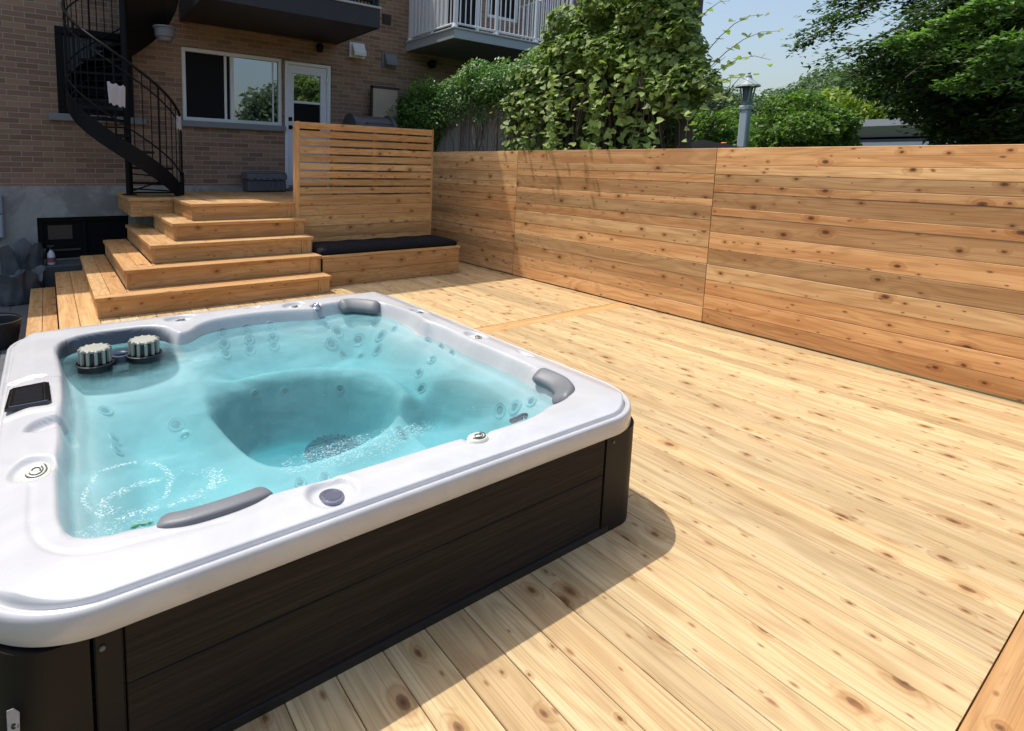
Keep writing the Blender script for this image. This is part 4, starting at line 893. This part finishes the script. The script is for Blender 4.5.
# ---------------------------------------------------------------- foliage
def leaf_mesh(name,P,Nrm,size,tints,mat,shape='leaf',parent=None):
    """P (n,3) leaf bases, Nrm (n,3) leaf normals, size (n,) ; each leaf a small folded blade of 4 triangles"""
    n=len(P); Nrm=Nrm/np.maximum(1e-6,np.linalg.norm(Nrm,axis=1))[:,None]
    t=rng.normal(size=(n,3)); t-= (t*Nrm).sum(1)[:,None]*Nrm; t/=np.linalg.norm(t,axis=1)[:,None]; b=np.cross(Nrm,t)
    s=size[:,None]
    if shape=='vine': L=[(0,0,0),(-.18,.52,.07),(.30,.50,.07),(.95,0,-.10),(.30,-.50,.07),(-.18,-.52,.07),(.62,.30,0),(.62,-.30,0)]; FC=[(0,1,2),(0,2,6,3),(0,3,7,4),(0,4,5)]
    else: L=[(0,0,0),(.35,.27,.05),(1,0,-.06),(.35,-.27,.05)]; FC=[(0,1,2),(0,2,3)]
    m=len(L); V=np.zeros((n,m,3))
    for k,(u,v,w) in enumerate(L): V[:,k]=P+s*(t*u+b*v+Nrm*w)
    F=[];b0=np.arange(n)*m
    me=bpy.data.meshes.new(name)
    tot=sum(len(f) for f in FC); loops=np.concatenate([b0[:,None]+np.array(f)[None,:] for f in FC],1).ravel()
    starts=[];o=0
    for f in FC: starts.append(o); o+=len(f)
    ls=(np.arange(n)[:,None]*tot+np.array(starts)[None,:]).ravel()
    me.vertices.add(n*m); me.vertices.foreach_set('co',V.ravel().astype(np.float32))
    me.loops.add(n*tot); me.loops.foreach_set('vertex_index',loops.astype(np.int32))
    me.polygons.add(n*len(FC)); me.polygons.foreach_set('loop_start',ls.astype(np.int32))
    me.update(calc_edges=True); me.validate()
    a=me.attributes.new('tint','FLOAT','POINT'); a.data.foreach_set('value',np.repeat(tints,m).astype(np.float32))
    me.materials.append(mat)
    ob=bpy.data.objects.new(name,me); COL.objects.link(ob)
    if parent: ob.parent=parent; ob.matrix_parent_inverse=parent.matrix_world.inverted()
    return ob
def cloud(blobs,n,shellness=.55,top=-1.0):
    """points in a union of ellipsoids (cx,cy,cz,rx,ry,rz), pushed to the outside; returns points and outward normals"""
    B=np.array(blobs,float); vol=(B[:,3]*B[:,4]*B[:,5])**.75; idx=rng.choice(len(B),n,p=vol/vol.sum())
    d=rng.normal(size=(n,3)); d/=np.linalg.norm(d,axis=1)[:,None]; r=rng.random(n)**(1/3); r=r*(1-shellness)+shellness*(1-.12*rng.random(n)**2)
    C=B[idx]; P=C[:,:3]+d*C[:,3:]*r[:,None]; return P,d/C[:,3:]*C[:,3:].mean(),idx
def clumps(c,rad,k,rr,flat=.8,low=-.5):
    out=[]
    for _ in range(k):
        d=rng.normal(size=3); d/=np.linalg.norm(d)
        if d[2]<low: d[2]*=-.6
        q=rng.uniform(.55,1.0); s=rr*rng.uniform(.6,1.3); out.append((c[0]+d[0]*rad[0]*q,c[1]+d[1]*rad[1]*q,c[2]+d[2]*rad[2]*q,s,s,s*flat))
    return out
def limb(mb,p,q,r0,r1,sag=.1,n=6):
    p=Vector(p);q=Vector(q); pts=[];w=Vector((random.uniform(-1,1),random.uniform(-1,1),random.uniform(.2,1)))*sag*(q-p).length
    for i_ in range(n+1):
        t=i_/n; pts.append(p.lerp(q,t)+w*math.sin(math.pi*t)*.6)
    mb.tube(pts,[r0+(r1-r0)*i_/n for i_ in range(n+1)],7)
def tree(name,base,h_,crown,rad,k,rr,nl,ls,mat,label,group=None,cat='tree',tr=None,shell_=.5,flat=.8):
    t=empty(name,base); tag(t,label,cat,group)
    bl=clumps(crown,rad,k,rr,flat); 
    P,Nn,_=cloud(bl,nl,shell_); Nn=Nn/np.linalg.norm(Nn,axis=1)[:,None]; Nn=Nn*.6+rng.normal(size=Nn.shape)*.55+np.array([0,0,.45])
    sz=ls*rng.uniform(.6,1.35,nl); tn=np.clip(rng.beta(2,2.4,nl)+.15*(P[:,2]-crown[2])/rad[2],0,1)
    leaf_mesh('crown',P,Nn,sz,tn,mat,parent=t)
    mb=MB(); r0=tr or h_*.03; limb(mb,base,(crown[0],crown[1],crown[2]),r0,r0*.35,.04,8)
    for b in bl[::max(1,len(bl)//8)]:
        s_=Vector(base).lerp(Vector(crown),random.uniform(.45,.85)); limb(mb,s_,b[:3],r0*.35,r0*.08,.08)
    mb.build('trunk',M['bark'],t,smooth=True); return t
# grape vine heaped over the old fence behind the new one
gv=empty('grape_vine',(5.75,4.1,-.37)); tag(gv,'huge tangled grape vine with broad pale green leaves spilling over the cedar fence','vine')
bl=[]
def lerp(a,b,t): return a+(b-a)*t
for y,top,wd in ((3.50,3.15,.25),(3.62,3.6,.35),(3.85,3.7,.5),(4.1,3.65,.55),(4.35,3.55,.55),(4.6,3.42,.5),(4.85,3.32,.45),(5.1,3.2,.4),(5.35,3.05,.35),(5.6,2.75,.3)):
    for _ in range(9):
        z=rng.uniform(max(1.95,top-1.1),top-.12); s=rng.uniform(.13,.27)
        bl.append((5.62+rng.uniform(-.55,.5)*wd,y+rng.uniform(-.14,.14),z,s,s*1.1,s*.8))
for yy,zz,ss in ((3.30,2.62,.14),(3.2,2.45,.12),(3.12,2.3,.13),(3.22,2.15,.12),(3.05,2.2,.10),(3.3,2.0,.12),(3.38,2.85,.14),(3.3,2.35,.15)): bl.append((5.6+rng.uniform(-.1,.1),yy,zz,ss*1.2,ss,ss*.8))
P,Nn,_=cloud(bl,27000,.45)
Nn=Nn/np.linalg.norm(Nn,axis=1)[:,None]*.5+rng.normal(size=P.shape)*.42+np.array([-.35,0,.7])
sz=.026+.058*rng.random(len(P))**1.6; tn=np.clip(rng.beta(2,2.2,len(P)),0,1)
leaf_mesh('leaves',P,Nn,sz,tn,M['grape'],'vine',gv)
# hanging curtains of leaves in the lower half, sparse
n=2600; y=rng.uniform(3.45,5.7,n); u=rng.random(n); P=np.column_stack([5.22+.22*rng.random(n)+.12*np.sin(y*9),y+.05*rng.normal(size=n),1.50+1.15*u**1.2]); keep=(np.sin(y*13+3)+np.sin(y*29+P[:,2]*4)+rng.normal(size=n)*.8)>.35; P=P[keep]
Nn=rng.normal(size=P.shape)*.4+np.array([-.6,-.25,.55]); leaf_mesh('hanging_leaves',P,Nn,rng.uniform(.045,.09,len(P)),np.clip(rng.beta(3,1.8,len(P)),0,1),M['grape'],'vine',gv)
# leafy back side that closes the mass
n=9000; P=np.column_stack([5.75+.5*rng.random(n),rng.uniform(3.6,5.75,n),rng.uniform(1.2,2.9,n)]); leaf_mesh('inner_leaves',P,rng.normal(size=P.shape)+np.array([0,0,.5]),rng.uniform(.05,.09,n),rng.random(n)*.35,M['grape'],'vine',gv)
mb=MB()
for k in range(130):
    y=random.uniform(3.4,6.9); x=5.30+random.random()*.35; z0=random.uniform(2.0,2.6); pts=[(x,y,z0)]
    for s_ in range(5): q=pts[-1]; pts.append((q[0]+random.uniform(-.05,.04),q[1]+random.uniform(-.10,.10),q[2]-random.uniform(.10,.26)))
    mb.tube(pts,[.006,.006,.005,.004,.003,.002],5)
for k in range(26):
    y=random.uniform(3.6,5.2); p0=Vector((5.75,y,-.3)); limb(mb,p0,(5.7+random.uniform(-.2,.3),y+random.uniform(-.25,.5),random.uniform(2.4,3.2)),.022,.006,.12,8)
mb.build('stems',M['twig'],gv,smooth=True)
# loose shoots reaching out to the right and over the fence
LP=[];LN=[];LS=[]
SH=[((5.6,3.15,2.55),(5.55,2.62,2.80)),((5.6,3.1,2.4),(5.5,2.45,2.62)),((5.6,3.1,2.3),(5.5,2.50,2.38)),((5.55,3.1,2.15),(5.45,2.60,2.18)),((5.5,3.3,2.7),(5.4,2.85,2.95)),((5.5,3.05,2.0),(5.35,2.72,1.98)),((5.5,3.2,1.95),(5.12,3.0,1.70))]+[((5.42,yy+random.uniform(-.05,.05),zz+.15),(xx,yy+random.uniform(-.05,.05),zz)) for yy,zz,xx in ((5.12,2.05,4.84),(5.06,1.95,4.88),(5.18,2.2,4.86),(4.78,2.25,4.76),(4.72,2.1,4.80),(4.84,2.0,4.84),(4.68,1.9,4.88),(4.38,2.3,4.78),(4.30,2.15,4.82),(4.22,2.05,4.80),(4.14,1.95,4.86),(4.45,2.0,4.86),(5.5,2.1,4.9),(3.95,2.0,4.9))]
for a,b in SH:
    a=Vector(a);b=Vector(b); m=(a+b)/2+Vector((0,0,.10)); pts=[a,a.lerp(m,.5)+Vector((0,0,.02)),m,m.lerp(b,.5)+Vector((0,0,.03)),b]; mb=MB(); mb.tube(pts,[.0045,.004,.0035,.0025,.0015],5); mb.build('shoot',M['twig'],gv,smooth=True)
    for q in range(9):
        t=q/8; p=(pts[int(t*3.999)]).lerp(pts[min(4,int(t*3.999)+1)],t*3.999%1); LP.append([p.x+rng.normal()*.015,p.y+rng.normal()*.02,p.z+rng.normal()*.02]); LN.append([-.4+rng.normal()*.4,-.2+rng.normal()*.4,.8]); LS.append(.085*(1-t*.5))
leaf_mesh('shoot_leaves',np.array(LP),np.array(LN),np.array(LS),rng.random(len(LP))*.6+.3,M['grape'],'vine',gv)
# darker purple-brown branchy part at its right flank
mb=MB()
for k in range(34):
    p=Vector((5.7+random.uniform(-.2,.3),3.15+random.uniform(-.1,.25),random.uniform(1.7,2.3))); q=p+Vector((random.uniform(-.25,.2),random.uniform(-.32,-.05),random.uniform(-.1,.35))); limb(mb,p,q,.005,.0015,.1,4)
mb.build('twigs',simple('purple_brown_twig',(.05,.03,.035),.8),gv)
# ivy hedge
iv=empty('ivy_hedge',(5.9,7.0,-.37)); tag(iv,'dense dark green ivy draped over the top of the weathered grey fence','ivy')
bl=[]
for y in np.arange(5.3,9.2,.16):
    tp=2.80+.05*math.sin(y*5) if y<8.2 else 2.65; lo=2.35 if y<7.0 else (2.35-.85*min(1,(y-7.0)/.7))
    for _ in range(7): bl.append((5.50+rng.uniform(-.2,.35),y+rng.uniform(-.1,.1),rng.uniform(lo,tp-.02),.20,.22,.15))
for _ in range(26): bl.append((5.45+rng.uniform(-.2,.3),rng.uniform(7.5,8.8),rng.uniform(1.5,2.5),.22,.25,.2))
P,Nn,_=cloud(bl,32000,.6); Nn=Nn/np.linalg.norm(Nn,axis=1)[:,None]*.6+rng.normal(size=P.shape)*.45+np.array([-.35,-.15,.5])
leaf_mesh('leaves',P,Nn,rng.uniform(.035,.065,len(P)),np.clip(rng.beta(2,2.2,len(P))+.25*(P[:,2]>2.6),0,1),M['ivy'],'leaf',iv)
n=1500; y=rng.uniform(5.3,7.3,n); P=np.column_stack([5.28+.1*rng.random(n),y,2.38-.35*rng.random(n)**2+.05*np.sin(y*11)]); leaf_mesh('trailing_leaves',P,rng.normal(size=P.shape)*.4+np.array([-.7,-.2,.3]),rng.uniform(.03,.055,n),rng.random(n)*.5,M['ivy'],'leaf',iv)
# old fence
of=empty('old_fence',(5.55,6,-.37)); tag(of,'weathered grey vertical board fence under the ivy and the grape vine','fence')
mb=MB(); y=4.95
while y<8.5:
    w_=random.uniform(.19,.24); mb.board((5.52+random.uniform(-.01,.01),y+w_,-.37),(0,0,1),(0,-1,0),2.80,w_-random.uniform(.012,.05),.025); y+=w_
mb.build('board_panel',M['oldwood'],of)
for y in (5.1,6.6,8.0):
    mb=MB(); mb.board((5.66,y+.05,-.37),(0,0,1),(0,-1,0),2.75,.1,.1); mb.build('post',M['oldwood'],of)
mb=MB(); mb.board((5.60,8.45,1.7),(0,-1,0),(0,0,1),3.5,.09,.04); mb.build('rail',M['oldwood'],of)
mb=MB(); limb(mb,(5.88,3.45,-.37),(5.84,3.44,3.5),.10,.075,.01,10); o=mb.build('dead_trunk',M['bark'],smooth=True); tag(o,'bare grey tree trunk standing at the right edge of the grape vine','trunk')
# lamp post
lp=empty('lamp_post',(11.34,5.5,-.37)); tag(lp,'pale blue grey lamp post with a lantern beyond the cedar fence','lamp post')
cx,cy=11.33,5.5
mb=MB(); mb.box((cx-.075,cy-.075,-.37),(cx+.075,cy+.075,2.60),bev=.02); mb.box((cx-.1,cy-.1,-.37),(cx+.1,cy+.1,.2),bev=.02); mb.box((cx-.09,cy-.09,2.56),(cx+.09,cy+.09,2.64),bev=.01); mb.build('post',M['lamp'],lp)
lan=MB(); lan.lathe([(.05,2.64),(.07,2.68),(.10,2.72)],c=(cx,cy,0),n=4)
for k in range(4):
    a=math.pi/4+k*math.pi/2; lan.tube([(cx+.08*math.cos(a),cy+.08*math.sin(a),2.70),(cx+.13*math.cos(a),cy+.13*math.sin(a),3.00)],.016,6)
lan.lathe([(.21,2.99),(.20,3.02),(.08,3.12),(.05,3.16),(.05,3.20),(.02,3.22),(.03,3.25),(.0,3.29)],c=(cx,cy,0),n=16); lan=lan.build('lantern',simple('dull_green_grey_metal',(.32,.38,.38),.5),lp)
mb=MB(); mb.lathe([(.065,2.72),(.105,2.99)],c=(cx,cy,0),n=4,M4=Matrix.Translation((cx,cy,0))@Matrix.Rotation(0,4,'Z')@Matrix.Translation((-cx,-cy,0))); mb.build('glass',simple('cloudy_lantern_glass',(.18,.22,.24),.15),lan)
# bin under black cover
bn=empty('covered_bin',(8.6,4.75,-.37)); tag(bn,'black tarp covered bin just above the fence top beside the lamp post','bin')
mb=MB(); mb.box((8.45,4.30,-.37),(9.1,5.02,1.66),bev=.03); mb.build('body',M['rubber'],bn)
mb=MB(); v=[];f=[]
for i_ in range(9):
    for j_ in range(9): v.append((8.38+.8*i_/8,4.24+.86*j_/8,1.83-.02*i_/8*3-.03*math.sin(j_*1.1)-(.13 if i_ in (0,8) or j_ in (0,8) else 0)+random.uniform(-.012,.012)))
for i_ in range(8):
    for j_ in range(8): a=i_*9+j_; f.append((a,a+9,a+10,a+1))
mb.add(v,f); mb.build('cover',simple('black_tarp',(.008,.009,.011),.85,spec=.1),bn,smooth='all')
mb=MB(); mb.lathe([(0,0),(.035,0),(.042,.025),(.03,.035),(0,.035)],c=(8.75,4.52,1.79),n=16,close=False); o=mb.build('orange_cap',M['orange'],smooth=True); tag(o,'small orange plastic cap lying on top of the black covered bin','cap')
mb=MB(); mb.box((7.2,4.10,-.37),(7.6,4.45,1.62),bev=.02); mb.box((7.17,4.07,1.62),(7.63,4.48,1.66),bev=.015); o=mb.build('utility_cabinet',simple('light_grey_plastic',(.42,.45,.48),.5)); tag(o,'light grey plastic cabinet top just showing between the vine and the black bin','cabinet')
# low building beyond
lb=empty('low_building',(34,9,-.37)); tag(lb,'distant low grey building with a flat metal roof seen between the trees','building')
mb=MB(); mb.box((32,4.5,-.37),(40,12.2,3.0)); mb.build('wall',simple('dull_grey_siding',(.10,.10,.11),.8),lb)
mb=MB(); mb.prism([(31.3,3.55),(31.3,3.85),(40,4.0),(40,3.1),(32.0,3.1)],1,4.2,12.5); mb.build('roof',M['roof'],lb)
mb=MB(); mb.box((31.7,5.5,2.50),(32.0,12.2,2.85)); mb.build('awning',simple('pale_awning',(.5,.52,.55),.5),lb)
for y_,s_ in ((8.0,.7),(5.2,.8)):
    mb=MB(); mb.box((33,y_,3.8),(33+s_,y_+s_*1.3,4.35),bev=.1); mb.build('roof_vent',M['roof'],lb)
mb=MB()
for k in range(4): mb.box((31.98,5.2+k*1.7,1.2),(32.03,6.2+k*1.7,2.3))
mb.build('window',M['darkpane'],lb)
# trees beyond the fence
G='trees and shrubs beyond the fence'
tree('round_shrub',(12.2,4.85,-.37),2.6,(12.2,4.80,1.85),(1.0,.78,1.05),42,.30,21000,.085,M['bleaf'],'rounded bright green shrub behind the fence right of the lamp post',G,'shrub',.05)
tree('leafy_shrub',(13.5,6.9,-.37),2.2,(13.5,6.9,1.7),(1.6,1.0,1.0),40,.36,15000,.10,M['bleaf'],'loose bright green shrub between the grape vine and the lamp post',G,'shrub',.05)
0 and tree('small_tree',(19,5.9,-.37),3,(19,5.9,2.4),(1.2,1.3,1.2),26,.5,9000,.15,M['bleaf'],'mid green bush just right of the rounded shrub',G,'shrub',.07)
tree('yellow_green_tree',(44,12.4,-.37),5,(44,12.4,4.7),(3,4.8,2.0),40,1.1,9000,.36,M['yleaf'],'yellow green tree above the low grey building',G,'tree',.1)
far=[(45,27.5,8.4,3.4,'soft green distant tree left of the lamp post'),(52,25.5,8.9,3.9,'distant rounded tree crown behind the lantern'),(58,21.5,10.0,4.2,'distant tree peeking over the rounded shrub'),(50,15.4,9.2,4.2,'distant haze tinted tree above the right side of the rounded shrub'),(48,11.8,9.6,4.8,'tall distant blue green tree behind the low grey building'),(44,7.9,8.6,4.6,'distant dark green tree left of the overhanging branches'),(42,3.0,8.5,5.0,'distant green tree behind the dark hanging foliage'),(60,31.5,9.6,4.2,'pale distant tree just right of the grape vine')]
for x,y,tz,r_,lb_ in far:
    tree('distant_tree',(x,y,-.37),tz,(x,y,tz-r_*.75),(r_,r_*1.1,r_*.8),34,r_*.36,8000,.34,M['fleaf'],lb_,G,'tree',.25)
# the big dark tree on the right, its branches hanging left over the fence
bt=empty('overhanging_tree',(13.2,-.2,-.37)); tag(bt,'large dark leafy tree at the right whose branches hang out over the fence','tree')
def P_at(px,py,X):   # a point of the crown given as bearing/elevation seen from the deck, at distance X east
    dx=(px-399.87)/550.3; dy=-(py-231.85)/550.3
    Fv=Vector((.53620,.83533,-.12127)); Rv=Vector((.84278,-.53783,.02170)); Uv=Vector((.04710,.11384,.99238)); d=Fv+Rv*dx+Uv*dy
    t=X/d.x; return Vector((X,d.y*t,1.38+d.z*t))
tips=[((800,42),9.2),((808,30),9.5),((830,62),9.0),((838,84),8.8),((858,70),9.4),((826,10),9.6),((845,-5),9.8),((880,50),9.1),((905,78),9.0),((880,20),9.9),((915,40),9.6),((930,90),9.4),((900,-20),9.9),((950,60),9.2),((960,20),9.7),((975,100),9.6),((990,60),9.0),((1000,20),8.6),((1010,90),8.8),((1015,120),9.6),((980,130),10.0),((955,118),10.4),((1030,60),8.9),((1040,110),9.4),((1040,10),9.2),((1060,80),9.8),((1060,140),10),((940,-10),9.5),((990,-20),9.2),((925,118),10.8),((1000,138),10.4),((1080,40),9.6),((1100,100),10),((1100,0),9.6)]
rootp=Vector((13.0,-.3,-.37)); fork=Vector((12.6,.2,4.6)); mbt=MB()
limb(mbt,rootp,fork,.28,.17,.03,8)
LP=[];LN=[];LS=[];LT=[]
for (px,py),X in tips:
    tip=P_at(px,py,X); st_=fork+Vector((random.uniform(-.5,.3),random.uniform(-.4,.6),random.uniform(-.8,1.0)))
    mid=st_.lerp(tip,.5)+Vector((0,0,.55)); pts=[st_,st_.lerp(mid,.5)+Vector((0,0,.12)),mid,mid.lerp(tip,.5)+Vector((0,0,.06)),tip]; mbt.tube(pts,[.05,.04,.03,.018,.005],6)
    for s_ in range(26):
        t=rng.uniform(.12,1.0)**.6; k=min(3,int(t*4)); p=pts[k].lerp(pts[k+1],t*4-k)
        d=Vector((rng.normal()*.7,rng.normal()*.7+.25,-.12+rng.normal()*.16)).normalized()*rng.uniform(.25,.75)*(1.15-.55*t)
        q=p+d; mbt.tube([p,p.lerp(q,.5)+Vector((0,0,.03)),q],[.007,.005,.002],4)
        for l_ in range(46):
            u=rng.uniform(.05,1.08); c=p.lerp(q,u)+Vector((rng.normal()*.075,rng.normal()*.085,rng.normal()*.045-.02)); LP.append(c[:]); LN.append([rng.normal()*.35,rng.normal()*.35,1]); LS.append(rng.uniform(.055,.10)); LT.append(rng.random()*.8)
mbt.build('trunk',M['bark'],bt,smooth=True)
leaf_mesh('leaves',np.array(LP),np.array(LN),np.array(LS),np.array(LT),M['dleaf'],'leaf',bt)
bl=[]
for (px,py),X in tips:
    if px>895 and (px-895)*.8+py>60:
        for _ in range(3): c=P_at(px+rng.uniform(-20,30),py+rng.uniform(-25,10),X+rng.uniform(.8,2.6)); bl.append((c.x,c.y,c.z,.5,.55,.32))
P,Nn,_=cloud(bl,30000,.4); leaf_mesh('inner_leaves',P,Nn*.3+rng.normal(size=P.shape)*.5+np.array([0,0,.8]),rng.uniform(.08,.13,len(P)),rng.random(len(P))*.5,M['dleaf'],'leaf',bt)
# a lighter spray in front, its sunlight put into the paler leaf colour
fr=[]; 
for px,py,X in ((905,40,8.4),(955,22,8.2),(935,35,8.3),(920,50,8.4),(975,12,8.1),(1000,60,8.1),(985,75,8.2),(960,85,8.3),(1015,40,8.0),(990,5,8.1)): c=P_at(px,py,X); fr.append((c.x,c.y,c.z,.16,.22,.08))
P,Nn,_=cloud(fr,3200,.3); leaf_mesh('sun_painted_spray',P,rng.normal(size=P.shape)*.4+np.array([0,0,1]),rng.uniform(.05,.085,len(P)),rng.random(len(P)),M['spray'],'leaf',bt)
# dark conifers low behind, at the right end
tree('dark_evergreen',(15.5,1.7,-.37),3.4,(15.5,1.7,1.8),(1.5,1.2,1.6),40,.5,15000,.12,M['dleaf'],'dark evergreen bush low behind the fence at the right edge',G,'tree',.1)
tree('dark_evergreen',(14.5,.1,-.37),3.4,(14.5,.1,2.0),(1.5,1.3,1.7),40,.5,15000,.12,M['dleaf'],'dark evergreen bush under the big tree at the far right',G,'tree',.1)
# garden trees behind the viewer, mirrored in the window and the tub water
tree('garden_tree',(9.6,-9,-.37),4.8,(9.6,-9,3.2),(1.7,1.5,1.6),40,.9,9000,.26,M['fleaf'],'green garden tree on the far side of the yard facing the house','trees across the yard','tree',.2)
tree('garden_tree',(14.5,-12,-.37),6.5,(14.5,-12,4.0),(3.0,2.4,2.6),40,1.0,9000,.28,M['fleaf'],'broad garden tree across the yard opposite the brick wall','trees across the yard','tree',.2)
# ---------------------------------------------------------------- camera, light, world
cam=bpy.data.cameras.new('camera'); co=bpy.data.objects.new('camera',cam); COL.objects.link(co); sc.camera=co
Rv=Vector((0.84277573,-0.5378274,0.021697)); Uv=Vector((0.0470975,0.11383643,0.99238253)); Fv=Vector((0.53620042,0.83533404,-0.12126891))
co.matrix_world=Matrix(((Rv.x,Uv.x,-Fv.x,0),(Rv.y,Uv.y,-Fv.y,0),(Rv.z,Uv.z,-Fv.z,1.38),(0,0,0,1)))
cam.sensor_fit='HORIZONTAL'; cam.sensor_width=36; cam.lens=550.299/1024*36; cam.shift_x=(512-399.874)/1024; cam.shift_y=-(365.5-231.848)/1024; cam.clip_end=3000; cam.clip_start=.05
sd=Vector((-.195,.36,1)).normalized(); el=math.asin(sd.z); az=math.atan2(sd.x,sd.y)
L=bpy.data.lights.new('sun','SUN'); L.energy=SUN_E; L.angle=R_(.53); L.color=(1,.955,.88); lo=bpy.data.objects.new('sun',L); COL.objects.link(lo); lo.rotation_euler=(-sd).to_track_quat('-Z','Y').to_euler(); lo.location=(0,0,20)
w=bpy.data.worlds.new('World'); sc.world=w; w.use_nodes=True; nt=w.node_tree; bg=nt.nodes['Background']
sk=nt.nodes.new('ShaderNodeTexSky'); sk.sky_type='NISHITA'; sk.sun_disc=False; sk.sun_elevation=el; sk.sun_rotation=az; sk.air_density=SKY_A; sk.dust_density=SKY_D; sk.ozone_density=SKY_O; sk.altitude=50
nt.links.new(sk.outputs[0],bg.inputs[0]); bg.inputs[1].default_value=SKY_S
sc.view_settings.view_transform='Standard'; sc.view_settings.look='None'; sc.view_settings.exposure=EXPO; sc.view_settings.gamma=1
cy_=sc.cycles; cy_.max_bounces=8; cy_.diffuse_bounces=4; cy_.transparent_max_bounces=12; cy_.transmission_bounces=4; cy_.glossy_bounces=3; cy_.sample_clamp_indirect=6; cy_.caustics_reflective=False; cy_.caustics_refractive=False
try: cy_.use_denoising=True; cy_.denoiser='OPENIMAGEDENOISE'
except Exception: pass
